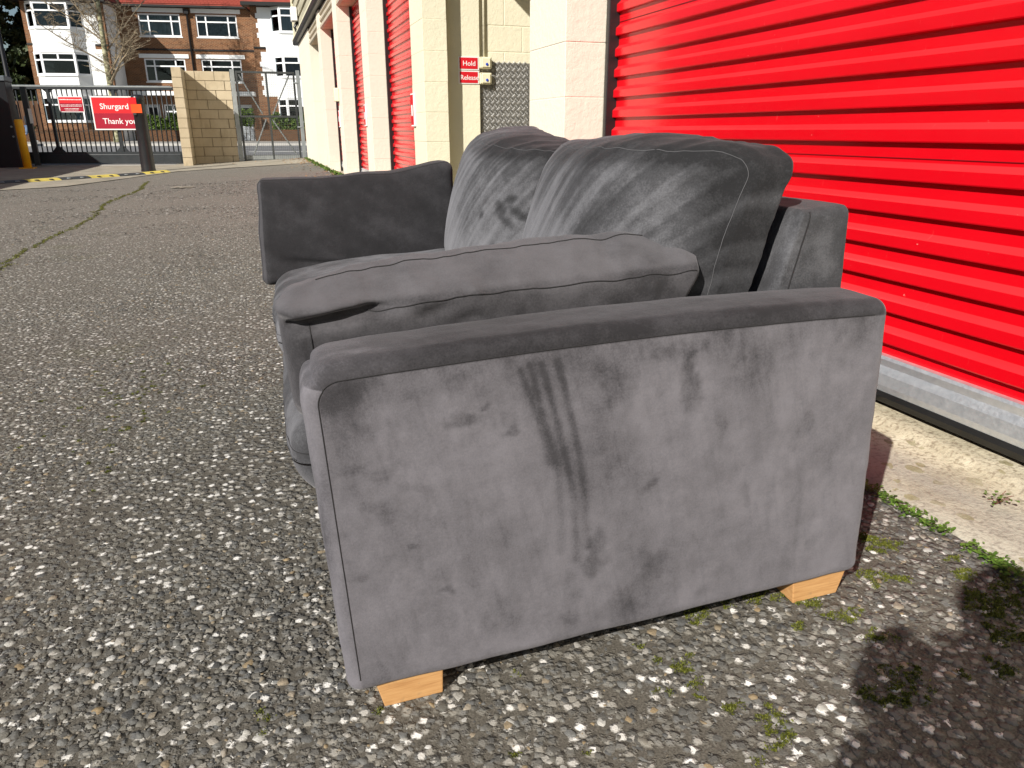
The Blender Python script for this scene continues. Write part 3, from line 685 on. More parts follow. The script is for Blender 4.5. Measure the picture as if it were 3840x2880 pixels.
# far side cushion (upright against the far arm)
def side_far():
    half = (.30, .065, .150); base = (.19, 1.452, .41)
    def df(Q, U):
        D = Q.copy(); D[:, 1] += -.020*np.where(U[:, 1] < 0, (1-U[:, 0]**2)*(1-U[:, 2]**2), 0)
        D[:, 2] += np.clip(U[:, 2], 0, 1)*(.010*U[:, 0]**2+.012*sstep(.35, .85, U[:, 0])-.004)
        D[:, 0] += .012*U[:, 2]*np.clip(-U[:, 0], 0, 1)
        D[:, 1] += .05*U[:, 2]*.5
        return D+np.array([.166, 1.450, .552])
    def wr(D, U, N):
        fo = np.exp(-((D[:, 2]-(.455-.16*(D[:, 0]-.02)))/.010)**2)*sstep(-.10, 0, D[:, 0])*sstep(.22, .1, D[:, 0])
        return .004*fbm(D*6, 3, 71)-.012*fo*(N[:, 1] < -.3)+.004*pn(np.stack([D[:, 0]*9+D[:, 2]*8, D[:, 2]*4-D[:, 0]*3, D[:, 1]], 1), 72)
    def nap(D, U, N): return np.where(N[:, 0] < -.5, .75, .30+.16*fbm(D*np.array([6, 6, 7]), 4, 73)+.10*pn(np.stack([D[:, 0]*14+D[:, 2]*20, D[:, 2]*6, D[:, 1]], 1), 74))
    V, F, a = cushion_np(half, .026, .006, df, wr, nap); o = loose('side_cushion', 'dark grey velvet side cushion standing upright against the far arm', 'cushion', 'side cushions of the sofa', base, V, F, a, V_TOP)
    for val in (-.065+.012, .065-.012): seam_loop(o, half, .026, 1, val, sub(base, df), wshift(base, wr), .0008, n=200)
side_far()
# near side cushion: slumped over the inside of the near arm; section through it in (w, h)
def side_near():
    prof_ = np.array([(.150, .428), (.124, .452), (.1195, .50), (.118, .545), (.1165, .575), (.1185, .592), (.146, .611), (.176, .629), (.203, .641), (.234, .6445), (.262, .640), (.292, .618), (.310, .575), (.314, .52), (.308, .46), (.285, .432), (.22, .424)])
    seg = np.linalg.norm(np.diff(np.vstack([prof_, prof_[:1]]), axis=0), axis=1); cum = np.concatenate([[0], np.cumsum(seg)])/seg.sum()
    n1 = 120; t = np.linspace(0, 1, n1, endpoint=False); PW = np.interp(t, cum, np.append(prof_[:, 0], prof_[0, 0])); PH = np.interp(t, cum, np.append(prof_[:, 1], prof_[0, 1]))
    for _ in range(1): PW = (np.roll(PW, 1)+2*PW+np.roll(PW, -1))/4; PH = (np.roll(PH, 1)+2*PH+np.roll(PH, -1))/4
    d0, d1 = -.066, .622; n2 = 190; td = np.linspace(0, 1, n2); dd = d0+(d1-d0)*(td+.0*td)
    V = []; NP = []
    cw, ch = .215, .525
    iL = np.argmin(abs(PW-.1185)+abs(PH-.592)*3+(PW > .2)*9); iU = np.argmin(abs(PW-.203)*2+abs(PH-.641)); 
    T, I = np.meshgrid(np.arange(n2), np.arange(n1), indexing='ij'); D = dd[T].astype(float); Wd = PW[I]; Hh = PH[I]
    e = np.minimum((D-d0)/.030, (d1-D)/.022); e = np.clip(e, 0, 1); k = np.sqrt(np.clip(1-(1-e)**2, 0, 1)); kk = .55+.45*k
    Wd = cw+(Wd-cw)*kk; Hh = ch+(Hh-ch)*np.where(D > .3, kk, .80+.20*k)
    up_ = sstep(.56, .61, Hh)
    Hh = Hh+up_*(-.010+.014*sstep(-.05, .33, D)-.008*sstep(.45, .64, D)-.018*sstep(.09, -.066, D)*sstep(.16, .24, Wd))                # crest rises to the middle, falls to the back
    nav = np.exp(-((D-.452)/.018)**2)*np.exp(-((Wd-.200)/.022)**2)*sstep(.60, .63, Hh); Hh = Hh-.007*nav
    tt = np.stack([D.ravel(), Wd.ravel(), Hh.ravel()], 1)
    Hh = Hh+(.0012*(1-2.2*np.abs(pn(tt*np.array([24, 14, 16]), 87)))+.004*fbm(tt*np.array([7, 10, 8]), 3, 81)+.0035*pn(tt*np.array([16, 5, 9]), 82)).reshape(D.shape)
    Wd = Wd+(.004*fbm(tt*np.array([8, 6, 9]), 3, 83)).reshape(D.shape)*sstep(.57, .60, Hh)
    # folded corner at the front: lip over a dark crease
    cr = np.exp(-((Hh-(.578+.010*sstep(-.06, .06, D)))/.008)**2)*sstep(.13, .03, D)*sstep(-.070, -.050, D)*(Wd < .18); Wd = Wd+.034*cr
    lip = np.exp(-((Hh-.600)/.010)**2)*sstep(.14, .02, D)*(Wd < .2); Wd = Wd-.016*lip; D = D-.008*lip*sstep(.0, -.05, D)
    for x0, z0, rx, rz, am in ((.155, .578, .035, .009, -.008), (.20, .560, .03, .008, -.005), (.215, .603, .008, .012, .006), (.52, .57, .012, .02, .004)):
        Wd = Wd-am*np.exp(-(((D-x0)+.9*(Hh-z0))/rx)**2-((Hh-z0-.25*(D-x0))/rz)**2)*(Wd < .17)
    D = D-sstep(.42, .62, D)*.055*np.clip((.625-Hh)/.09, 0, 1.6)                      # the back end leans forward at the bottom
    V = np.stack([D.ravel(), Wd.ravel(), Hh.ravel()], 1)
    i = np.arange(n1*n2).reshape(n2, n1); j = np.roll(i, -1, axis=1); F = np.stack([i[:-1].ravel(), j[:-1].ravel(), j[1:].ravel(), i[1:].ravel()], 1)
    # end caps
    c0 = len(V); V = np.vstack([V, [[d0-.004, cw, ch]], [[d1+.004, cw, ch]]])
    Fc = [(c0, j[0, q], i[0, q], i[0, q]) for q in range(n1)]+[(c0+1, i[-1, q], j[-1, q], j[-1, q]) for q in range(n1)]
    base = (.28, .215, .42)
    nap = .40+.24*fbm(V*np.array([6, 8, 9]), 4, 85)+.12*fbm(V*np.array([20, 20, 26]), 3, 86)+.34*sstep(.596, .606, V[:, 2])  # last term: sunlit top band painted paler than the side below
    me = mesh_np('side_cushion', V-np.array(base), F, V_BOL, attrs={'nap': ('FLOAT', np.clip(nap, 0, 1))})
    import bmesh
    bm = bmesh.new(); bm.from_mesh(me); bm.verts.ensure_lookup_table()
    for f in Fc:
        try: bm.faces.new([bm.verts[q] for q in dict.fromkeys(f)])
        except ValueError: pass
    bmesh.ops.recalc_face_normals(bm, faces=bm.faces)
    for f in bm.faces: f.smooth = True
    bm.to_mesh(me); bm.free()
    o = tag(link('side_cushion', me, M=S @ Matrix.Translation(base)), 'creased grey velvet side cushion slumped over the nearer arm', 'cushion', 'side cushions of the sofa')
    G = V[:n1*n2].reshape(n2, n1, 3)-np.array(base)
    for ii, a0, a1 in ((iL, 34, n2-6), (iU, 16, n2-18)):
        b = MB(); path = [tuple(G[q, ii]+np.array([0, -.0005, .0006])) for q in range(a0, a1)]; b.path(path, .0009, 5); b.build('seam', M_SEAM, o, smooth=True, local=True)
    ca = [(G[11, q]+np.array([0, -.0008, 0])) for q in range(8, iL-2)]; b = MB(); b.path([tuple(p) for p in ca], .0009, 5); b.build('seam', M_SEAM, o, smooth=True, local=True)
side_near()
# ------------------------------------------------------------------ fittings on the building
M_SIGNRED = plain('sign_red', (.62, .012, .022), .45, var=.05, vec='pos')
M_SIGNDARK = plain('sign_dark_red', (.36, .008, .026), .45, var=.05, vec='pos')
M_SIGNBRIGHT = plain('sign_bright_red', (.80, .016, .022), .45, var=.05, vec='pos')
M_SIGNWHITE = plain('sign_white', (.85, .84, .82), .5, var=.04, vec='pos')
M_BLUE = plain('blue_button', (.02, .06, .45), .4, var=.1)
M_BOXP = plain('cream_plastic', (.80, .74, .52), .45, var=.05)
M_CHEQ = NT('dull_aluminium_plate'); M_CHEQ.set(col=M_CHEQ.ramp(M_CHEQ.noise(30, 4, M_CHEQ.pos), [(.3, (.24, .235, .22)), (.7, (.36, .35, .33))]), metal=.55, rough=.42); M_CHEQ.bump(M_CHEQ.noise(200, 2, M_CHEQ.pos, stretch=(1, 1, .2)), .2, .003); M_CHEQ = M_CHEQ.m
M_LUG = plain('lit_plate_lug', (.50, .49, .47), .38, metal=.6, var=.15, scale=40, vec='pos')  # paler metal: light caught by lugs of this slant put into the colour
def text(body, size, M, mat, parent, ext=.0015, align='CENTER', bold=0.0):
    cu = bpy.data.curves.new('txt', 'FONT'); cu.body = body; cu.size = size; cu.align_x = align; cu.align_y = 'CENTER'; cu.extrude = ext; cu.offset = bold; cu.resolution_u = 3
    o = bpy.data.objects.new('txt', cu); COL.objects.link(o)
    dg = bpy.context.evaluated_depsgraph_get(); me = bpy.data.meshes.new_from_object(o.evaluated_get(dg)); bpy.data.objects.remove(o); me.materials.clear(); me.materials.append(mat)
    return link('lettering', me, parent, M)
FACE_S = lambda x, y, z: Matrix(((1, 0, 0, x), (0, 0, -1, y), (0, 1, 0, z), (0, 0, 0, 1)))          # text facing -Y
# "Hold" and "Release" plates, with push-button boxes beside them
for lab, z, wd, txt, bz in (('red plate reading Hold on the recessed cream wall', .5215, .136, 'Hold', .612), ('red plate reading Release on the recessed cream wall', .4155, .136, 'Release', .455)):
    y = 6.249; x0 = 1.652; x1 = 1.824
    r_ = empty('sign', ((x0+x1)/2, y, z-.048)); tag(r_, lab, 'sign', 'button signs in the recess')
    b = MB(); b.box(x0, x1, y-.005, y, z-.0495, z+.0495); b.build('board', M_SIGNWHITE, r_)
    b = MB(); b.box(x0+.010, x1-.010, y-.007, y-.0052, z-.042, z+.042); b.build('face', M_SIGNRED, r_)
    text(txt, .052, FACE_S((x0+x1)/2+(.004 if txt == 'Hold' else .006), y-.0078, z-.003) @ Matrix.Diagonal((.98 if txt != 'Hold' else 1.05, 1, 1, 1)), M_SIGNWHITE, r_, .0008, bold=.0002)
for lab, z in (('upper cream push-button box with blue button beside the Hold plate', .5285), ('lower cream push-button box with blue button beside the Release plate', .4095)):
    y = 6.2885; xc = 1.883
    r_ = empty('button_box', (xc, y, z-.045)); tag(r_, lab, 'button box', 'push-button boxes in the recess')
    b = MB(); b.box(xc-.052, xc+.052, y-.050, y-.0005, z-.044, z+.044); b.build('case', M_BOXP, r_, bevel=.008, segs=3)
    b = MB(); b.box(xc-.034, xc+.036, y-.060, y-.049, z-.034, z+.036); b.build('cover', M_BOXP, r_, bevel=.004, segs=3)
    b = MB(); b.path([(xc+.006, y-.0595, z-.012), (xc+.006, y-.065, z-.012)], .0105, 18); b.build('button', M_BLUE, r_, smooth=False)
    for sx in (-1, 1):
        for sz in (-1, 1):
            b = MB(); b.path([(xc+sx*.043, y-.0495, z+sz*.037), (xc+sx*.043, y-.052, z+sz*.037)], .0035, 8); b.build('screw', M_CHEQ, r_)
b = MB(); b.path([(1.879, 6.276, .572), (1.879, 6.276, 2.05)], .010, 12); o = b.build('conduit_pipe', M_CREAM2, smooth=True); tag(o, 'thin cream conduit pipe running up from the push-button boxes', 'pipe')
# chequer plate
cx0, cx1, cz0, cz1, cy = 1.848, 2.75, -.70, .536, 6.282
r_ = empty('chequer_plate', ((cx0+cx1)/2, cy, cz0)); tag(r_, 'grey chequer plate panel fixed to the recessed wall', 'panel')
b = MB(); b.box(cx0, cx1, cy, cy+.006, cz0, cz1); b.build('plate', M_CHEQ, r_)
def lug():
    b = MB()
    for k in range(5):
        t = (k-2)*.0055; b.path([(-.012+t*.78, -.0, .012+t*.78), (t*.78, -.0026, t*.78), (.012+t*.78, -.0, -.012+t*.78)], [.0009, .0026, .0009], 6)
    return b.mesh('lug', M_LUG, True)
lm = lug(); lm2 = lm.copy(); lm2.materials.clear(); lm2.materials.append(M_CHEQ)  # crossed lugs get the darker metal, their shade put into the colour
for iz in range(15):
    for ix in range(9):
        link('lug', lm, r_, Matrix.Translation((cx0+.018+ix*.046, cy-.0002, cz1-.004-iz*.051)))
        link('lug', lm2, r_, Matrix.Translation((cx0+.041+ix*.046, cy-.0002, cz1-.0295-iz*.051)) @ Matrix.Rotation(math.pi/2, 4, 'Y'))
# small red notices and a switch box on the piers, a floodlight under the gutter
for k, (y0, z0, dy, dz) in enumerate(((6.565, .30, .115, .26), (9.43, .30, .11, .24), (12.27, .30, .10, .24))):
    x = XF-.012; nm = ('nearest of the small red notices fixed to the cream piers', 'middle one of the small red notices fixed to the cream piers', 'farthest small red notice, below a pale box on its pier')[k]
    r_ = empty('notice', (x, y0, z0-dz)); tag(r_, nm, 'sign', 'red notices on the piers')
    b = MB(); b.box(x-.006, x+.010, y0-dy*.6, y0+dy*.4, z0-dz, z0); b.build('board', M_SIGNWHITE, r_)
    b = MB(); b.box(x-.008, x-.0062, y0-dy*.6+.006, y0+dy*.4-.006, z0-dz+.012, z0-.010); b.build('face', M_SIGNRED, r_)
    b = MB(); b.box(x-.0095, x-.0082, y0-dy*.35, y0+dy*.1, z0-dz*.68, z0-dz*.35); b.build('print', M_SIGNWHITE, r_)
b = MB(); b.box(XF-.07, XF-.001, 12.17, 12.30, .43, .62); o = b.build('switch_box', M_BOXP, bevel=.01); tag(o, 'pale switch box mounted on a far cream pier', 'switch box')
r_ = empty('floodlight', (XF-.12, 18.9, 2.45)); tag(r_, 'white floodlight above the gutter at the far end of the storage building', 'lamp')
b = MB(); b.box(XF-.20, XF-.07, 18.75, 19.05, 2.34, 2.62); b.build('housing', M_SIGNWHITE, r_, bevel=.01)
b = MB(); b.path([(XF-.06, 18.9, 2.34), (XF-.14, 18.9, 2.22), (XF-.10, 18.9, 2.14)], .03, 8); b.build('bracket', M_GUT, r_)

# ------------------------------------------------------------------ block wall beside the gate
def tan_block():
    m = NT('tan_concrete_block'); p = m.pos
    c = m.ramp(m.noise(1.6, 5, p), [(.3, (.46, .375, .25)), (.7, (.58, .49, .345))]); c = m.mix(m.ramp(m.noise(9, 5, p, stretch=(1, 1, .35)), [(.55, 0), (.75, .4)]), c, (.24, .19, .12))
    m.set(col=c, rough=.9, spec=.2); m.bump(m.noise(60, 5, p), .5, .01); return m.m
M_TAN = tan_block(); M_MORTAR = plain('dark_mortar', (.24, .19, .13), .95, vec='pos')
wl = empty('block_wall', (-1.0, 20.7, -.82)); tag(wl, 'tan concrete block wall with an end pier between the two gates', 'wall')
zb = -.83
c_ = MB(); c_.box(-1.595, -1.395, 20.12, 21.2, zb-.1, zb+2.245); c_.box(-1.395, -.345, 21.22, 21.40, zb-.1, zb+2.245); core = c_.build('mortar', M_MORTAR, wl)
for k in range(10):
    z0 = zb+.225*k+(-.1 if k == 0 else 0); z1 = zb+.225*(k+1)
    block(wl, -1.605, -1.385, 20.10, 20.55 if k % 2 else 20.325, z0, z1, M_TAN, gap=.010, jit=.003)
    y = 20.55 if k % 2 else 20.325
    while y < 21.19: block(wl, -1.605, -1.385, y, min(y+.45, 21.21), z0, z1, M_TAN, gap=.010, jit=.003); y += .45
    cuts = [-1.385, -1.16, -.71, -.335] if k % 2 else [-1.385, -.935, -.485, -.335]
    for a_, b_ in zip(cuts[:-1], cuts[1:]): block(wl, a_, b_, 21.19, 21.40, z0, z1, M_TAN, gap=.012, jit=.003)

# ------------------------------------------------------------------ wire mesh pedestrian gate
M_STEEL = plain('weathered_grey_steel', (.33, .35, .345), .5, metal=.3, var=.15, vec='pos')
M_DSTEEL = plain('dark_grey_steel', (.075, .08, .078), .5, metal=.2, var=.2, vec='pos')
mg = empty('mesh_gate', (.55, 21.25, -.80)); tag(mg, 'double wire mesh gate between the block wall and the storage building', 'gate')
for x0, x1, zt, nm in ((-.330, -.225, 1.47, 'post'), (1.275, 1.365, 1.48, 'post')):
    b = MB(); b.box(x0, x1, 21.18, 21.28, -.95, zt); b.build(nm, M_STEEL, mg, bevel=.006)
gx0, gx1, gt, gb = -.185, 1.215, 1.44, -.755
for x in (gx0, (gx0+gx1)/2+.02, gx1):
    b = MB(); b.box(x-.025, x+.025, 21.20, 21.25, gb, gt); b.build('stile', M_DSTEEL, mg, bevel=.003)
for z in (gt-.025, .36, gb+.03):
    b = MB(); b.box(gx0, gx1, 21.196, 21.254, z-.025, z+.025); b.build('rail', M_DSTEEL, mg, bevel=.003)
b = MB(); b.box(gx0, gx1, 21.205, 21.245, gb+.055, gb+.16); b.build('kick_plate', M_STEEL, mg)
for (xa, za, xb, zb_) in ((gx0+.06, 1.36, .36, .42), (1.10, 1.36, .62, .42), (.44, .30, .02, -.62), (.58, .30, 1.14, -.62)):
    b = MB(); b.path([(xa, 21.24, za), (xb, 21.24, zb_)], .018, 6); b.build('brace', M_STEEL, mg)
b = MB(); z = gb+.17
while z < gt-.03: b.box(gx0, gx1, 21.186, 21.190, z, z+.005); z += .044
x = gx0+.03
while x < gx1: b.box(x, x+.004, 21.190, 21.194, gb+.05, gt); x += .05
tag(b.build('wire_mesh', M_DSTEEL, mg), kind='stuff')
for z in (1.18, .10): 
    b = MB(); b.path([(1.20, 21.19, z), (1.31, 21.19, z)], .02, 8); b.build('hinge', M_STEEL, mg)
b = MB(); b.path([(-.24, 21.19, 1.21), (-.16, 21.19, 1.16), (-.13, 21.19, 1.22)], .014, 6); b.build('chain', M_DSTEEL, mg)

# ------------------------------------------------------------------ sliding gate, its control post, signs
M_GATE = plain('anthracite_gate_paint', (.030, .035, .038), .38, var=.15, vec='pos', spec=.5)
GE = Vector((.985, -.172, 0)).normalized(); GA = Vector((.172, .985, 0)).normalized(); G0 = Vector((-1.75, 21.75, 0))
GM = Matrix(((GE.x, GA.x, 0, G0.x), (GE.y, GA.y, 0, G0.y), (0, 0, 1, 0), (0, 0, 0, 1)))          # local x runs along the gate, 0 at the wall end
sg = empty('sliding_gate', M=GM @ Matrix.Translation((-2.5, 0, -.80))); tag(sg, 'dark steel sliding gate with vertical bars across the entrance', 'gate')
def gp(b, nm, mat=None, **k): return b.build(nm, mat or M_GATE, sg, M=GM, **k)
gl = -5.2
b = MB(); b.box(gl, 0, -.05, .05, .985, 1.045); gp(b, 'top_rail', bevel=.006)
b = MB(); b.box(gl+.6, 0, -.055, .055, 1.045, 1.066); gp(b, 'top_strip', M_STEEL)
b = MB()
for k in range(150): b.add([(gl+.65+k*.03, -.04, 1.066), (gl+.65+k*.03+.024, -.04, 1.066), (gl+.65+k*.03+.024, .04, 1.066), (gl+.65+k*.03, .04, 1.066), (gl+.65+k*.03+.012, 0, 1.094)], [(0, 1, 4), (1, 2, 4), (2, 3, 4), (3, 0, 4)])
tag(gp(b, 'toothed_strip', M_STEEL), kind='stuff')
b = MB(); b.box(gl, 0, -.07, .07, -.785, -.56); gp(b, 'bottom_beam', bevel=.01)
b = MB(); b.box(gl, 0, -.05, .05, -.56, -.50); gp(b, 'bottom_rail')
barm = MB(); barm.path([(0, 0, -.50), (0, 0, .99)], .0165, 8); bme = barm.mesh('bar', M_GATE, True)
x = -.06
while x > gl: link('bar', bme, sg, GM @ Matrix.Translation((x, 0, 0))); x -= .117
for x in (-1.42, -2.95, -4.35):
    b = MB(); b.box(x-.03, x+.03, -.04, .04, -.5, 1.0); b.prism([(x-.16, -.50), (x+.16, -.50), (x+.03, -.36), (x-.03, -.36)], -.02, .02, lambda a_, c_, h: (a_, h, c_)); b.prism([(x-.03, .90), (x+.03, .90), (x+.12, .985), (x-.12, .985)], -.02, .02, lambda a_, c_, h: (a_, h, c_)); gp(b, 'stile')
b = MB(); b.path([(gl, -.075, -.06), (-.02, -.075, .05)], .006, 5); gp(b, 'cable', M_DSTEEL, smooth=True)
cp = empty('gate_control_post', M=Matrix.Translation((-5.62, 21.55, -.83))); tag(cp, 'black gate motor housing with a red beacon at the left edge', 'gate motor')
b = MB(); b.box(-5.98, -5.28, 21.2, 21.75, -.9, 1.10); b.build('housing', plain('black_housing', (.011, .012, .014), .4, vec='pos'), cp, bevel=.015)
b = MB(); b.box(-6.0, -5.26, 21.17, 21.78, 1.10, 1.22); b.build('cap', plain('grey_cap', (.11, .13, .145), .5, vec='pos'), cp, bevel=.02)
b = MB(); b.path([(-5.72, 21.4, 1.22), (-5.72, 21.4, 1.30), (-5.72, 21.4, 1.345)], [.10, .10, .06], 14); b.build('beacon', plain('red_beacon', (.65, .01, .01), .3, vec='pos'), cp, smooth=True)
b = MB(); b.path([(-5.55, 21.165, .92), (-5.55, 21.15, .92)], .028, 10); b.build('lock', M_STEEL, cp)
for z in (.10, -.12): 
    b = MB(); b.path([(-5.33, 21.195, z), (-5.33, 21.18, z)], .022, 10); b.build('bolt', M_STEEL, cp)
gpst = empty('gate_post', (-5.05, 21.9, -.82)); tag(gpst, 'slim black gate post with a small white label next to the motor housing', 'post')
b = MB(); b.box(-5.16, -5.04, 21.85, 21.97, -.9, 1.02); b.build('post', M_GATE, gpst, bevel=.008)
b = MB(); b.box(-5.075, -5.0, 21.842, 21.849, .18, .52); b.build('label_plate', M_SIGNWHITE, gpst)
# big red sign on the gate
FACE_G = lambda x, o, z: GM @ FACE_S(x, o, z)
sx0, sx1, sz0, sz1 = -1.97, -.86, .03, .83
r_ = empty('sign', M=GM @ Matrix.Translation(((sx0+sx1)/2, -.09, sz0))); tag(r_, 'large red sign reading Shurgard, Thank you, hung on the sliding gate', 'sign')
b = MB(); b.box(sx0, sx1, -.095, -.085, sz0, sz1); b.build('board', M_SIGNWHITE, r_, M=GM)
b = MB(); b.box(sx0+.03, sx1-.03, -.098, -.0955, (sz0+sz1)/2, sz1-.03); b.build('upper_face', M_SIGNBRIGHT, r_, M=GM)
b = MB(); b.box(sx0+.03, sx1-.03, -.098, -.0955, sz0+.03, (sz0+sz1)/2-.002); b.build('lower_face', M_SIGNDARK, r_, M=GM)
text('Shurgard', .190, FACE_G(sx0+.20, -.099, .585), M_SIGNWHITE, r_, .001, 'LEFT', .0015)
text('Thank you', .190, FACE_G(sx0+.22, -.099, .235), M_SIGNWHITE, r_, .001, 'LEFT', .0015)
# smaller red notice
tx0, tx1, tz0, tz1 = -2.72, -2.14, .45, .82
r_ = empty('sign', M=GM @ Matrix.Translation(((tx0+tx1)/2, -.09, tz0))); tag(r_, 'small red notice with rows of tiny white print on the sliding gate', 'sign')
b = MB(); b.box(tx0, tx1, -.095, -.085, tz0, tz1); b.build('board', M_SIGNWHITE, r_, M=GM)
b = MB(); b.box(tx0+.018, tx1-.018, -.098, -.0955, tz1-.15, tz1-.018); b.build('upper_face', M_SIGNBRIGHT, r_, M=GM)
b = MB(); b.box(tx0+.018, tx1-.018, -.098, -.0955, tz0+.018, tz1-.152); b.build('lower_face', M_SIGNDARK, r_, M=GM)
b = MB()
for z, h, a0, a1 in ((tz1-.085, .020, .04, .54), (tz0+.165, .012, .03, .55), (tz0+.135, .012, .05, .53), (tz0+.075, .013, .12, .46), (tz0+.045, .011, .14, .44)):
    x = tx0+a0
    while x < tx0+a1: L = rnd.uniform(.012, .045); b.box(x, min(x+L, tx0+a1), -.0995, -.0982, z, z+h*rnd.uniform(.7, 1.1)); x += L+.007
tag(b.build('print', M_SIGNWHITE, r_, M=GM), kind='stuff')
# orange reflector unit and black bollard
bb = empty('bollard', (-2.15, 18.05, -.82)); tag(bb, 'thick black bollard with an orange plate on its side, in front of the gate', 'bollard')
M_BOLL = plain('black_plastic_bollard', (.016, .016, .017), .30, var=.2, vec='pos', spec=.5)
prof_b = [(.148, -.9), (.148, -.80), (.140, -.76), (.128, -.1), (.126, .30), (.132, .32), (.132, .345), (.124, .36), (.124, .60), (.132, .615), (.132, .66), (.118, .70), (.06, .722), (.004, .726)]
b = MB(); n_ = 28
V = [(-2.15+r*math.cos(2*math.pi*k/n_), 18.05+r*math.sin(2*math.pi*k/n_), z) for r, z in prof_b for k in range(n_)]
F = [(i*n_+k, i*n_+(k+1) % n_, (i+1)*n_+(k+1) % n_, (i+1)*n_+k) for i in range(len(prof_b)-1) for k in range(n_)]
b.add(V, F); b.build('post', M_BOLL, bb, smooth=True)
M_ORANGE = plain('orange_plate', (.90, .11, .02), .45, vec='pos')
b = MB(); b.box(-2.285, -2.085, 17.90, 17.912, .36, .53); b.build('plate', M_ORANGE, bb); b = MB(); b.box(-2.31, -2.17, 17.915, 17.925, .52, .66); b.build('plate', M_SIGNBRIGHT, bb)
b = MB(); b.box(-2.26, -2.20, 17.905, 17.925, .32, .358); b.build('bracket', M_DSTEEL, bb)
yb = empty('bollard', (-5.02, 20.6, -.83)); tag(yb, 'yellow bollard beside the black gate motor housing', 'bollard')
M_YEL = plain('yellow_paint', (.78, .42, .015), .45, var=.1, vec='pos')
b = MB(); b.path([(-5.02, 20.6, -.86), (-5.02, 20.6, .22), (-5.02, 20.6, .255), (-5.02, 20.6, .262)], [.088, .088, .075, .01], 20); b.build('post', M_YEL, yb, smooth=True)
b = MB(); b.box(-5.17, -4.87, 20.45, 20.75, -.85, -.805); b.build('base_plate', M_YEL, yb, bevel=.004)
# rubber speed hump: alternating modules
M_RUB = plain('grey_black_rubber', (.055, .058, .06), .6, var=.2, vec='pos'); M_RUBY = plain('yellow_rubber', (.62, .50, .11), .6, var=.15, vec='pos')
hp0, hp1 = Vector((-4.6, 14.2, 0)), Vector((-1.75, 17.3, 0)); hd_ = (hp1-hp0).normalized(); hn = Vector((-hd_.y, hd_.x, 0))
hu = empty('speed_hump', (hp0+hp1)/2+Vector((0, 0, -.84))); tag(hu, 'rubber speed hump of black and yellow modules across the entrance', 'speed hump')
Ltot = (hp1-hp0).length; nmod = 7
for k in range(nmod):
    a_ = hp0+hd_*(Ltot*k/nmod); c_ = hp0+hd_*(Ltot*(k+1)/nmod-.006); b = MB(); sec = [(-.16, 0), (-.10, .030), (-.04, .042), (.04, .042), (.10, .030), (.16, 0)]
    V = []
    for q in (a_, c_):
        for o_, h in sec:
            p = q+hn*o_; V.append((p.x, p.y, float(gz(p.x, p.y))+.008+h))
    b.add(V, [(i, i+1, 7+i, 6+i) for i in range(5)]+[(0, 5, 4, 3, 2, 1), (6, 7, 8, 9, 10, 11)])
    m_ = b.build('module', M_RUBY if k % 2 == 0 else M_RUB, hu)
    for tq in (.28, .72):
        q = a_+(c_-a_)*tq-hn*.105; b = MB(); z0 = float(gz(q.x, q.y))+.030; b.path([(q.x, q.y, z0), (q.x, q.y, z0+.012)], [.045, .03], 10); b.build('bolt_cap', M_RUB if k % 2 == 0 else M_STEEL, m_)

# opposite row of units, left of the picture: its shadow falls across the entrance
ob = empty('opposite_storage_row', (-8.5, 15, -.86)); tag(ob, 'cream storage row opposite, outside the left edge, shading the entrance', 'building')
b = MB(); b.box(-12, -7.25, 5.0, 24.5, -.95, 1.95); b.build('wall', M_CREAM, ob)
b = MB(); b.box(-12.2, -7.0, 4.8, 24.7, 1.95, 2.12); b.build('roof', M_GUT, ob)
for k in range(5):
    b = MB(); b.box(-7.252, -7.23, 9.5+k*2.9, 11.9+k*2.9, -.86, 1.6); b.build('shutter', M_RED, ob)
# ------------------------------------------------------------------ houses across the street (local x along the terrace, y away from us, z up)
M_BRICK = brick('red_brown_brick'); M_BRICKD = brick('garden_wall_brick', dark=True)
M_REND = plain('white_render', (.82, .83, .82), .8, var=.05, scale=1.5, bump=.1, bscale=30); M_FRAME = plain('white_window_frame', (.84, .85, .86), .4, var=.03)
M_TILE = plain('red_roof_tile', (.30, .055, .035), .7, var=.3, scale=1.5); M_DARKW = plain('black_eaves_paint', (.013, .012, .011), .5); M_PIPE = plain('black_downpipe', (.012, .012, .013), .4)
M_ROOM = plain('dark_room', (.012, .012, .014), .9); M_CURT = plain('pale_curtain', (.42, .46, .50), .9, var=.25, scale=5, stretch=(9, 9, .3)); M_NAVY = plain('navy_curtain', (.055, .05, .12), .9, var=.4, scale=5, stretch=(9, 9, .3)); M_NET = plain('patterned_net', (.10, .125, .15), .9, var=.7, scale=5)
M_DOORG = plain('grey_front_door', (.55, .58, .60), .5)
def glass():
    m = NT('window_glass'); t = m.t; gl_ = m.n('ShaderNodeBsdfGlossy'); gl_.inputs['Roughness'].default_value = .02; gl_.inputs['Color'].default_value = (.9, .95, 1, 1)
    tr = m.n('ShaderNodeBsdfTransparent'); tr.inputs[0].default_value = (.72, .78, .78, 1); fr = m.n('ShaderNodeFresnel'); fr.inputs[0].default_value = 1.38; mx = m.n('ShaderNodeMixShader')
    m.l(fr.outputs[0], mx.inputs[0]); m.l(tr.outputs[0], mx.inputs[1]); m.l(gl_.outputs[0], mx.inputs[2]); m.l(mx.outputs[0], t.nodes['Material Output'].inputs[0]); return m.m
M_GLASS = glass()
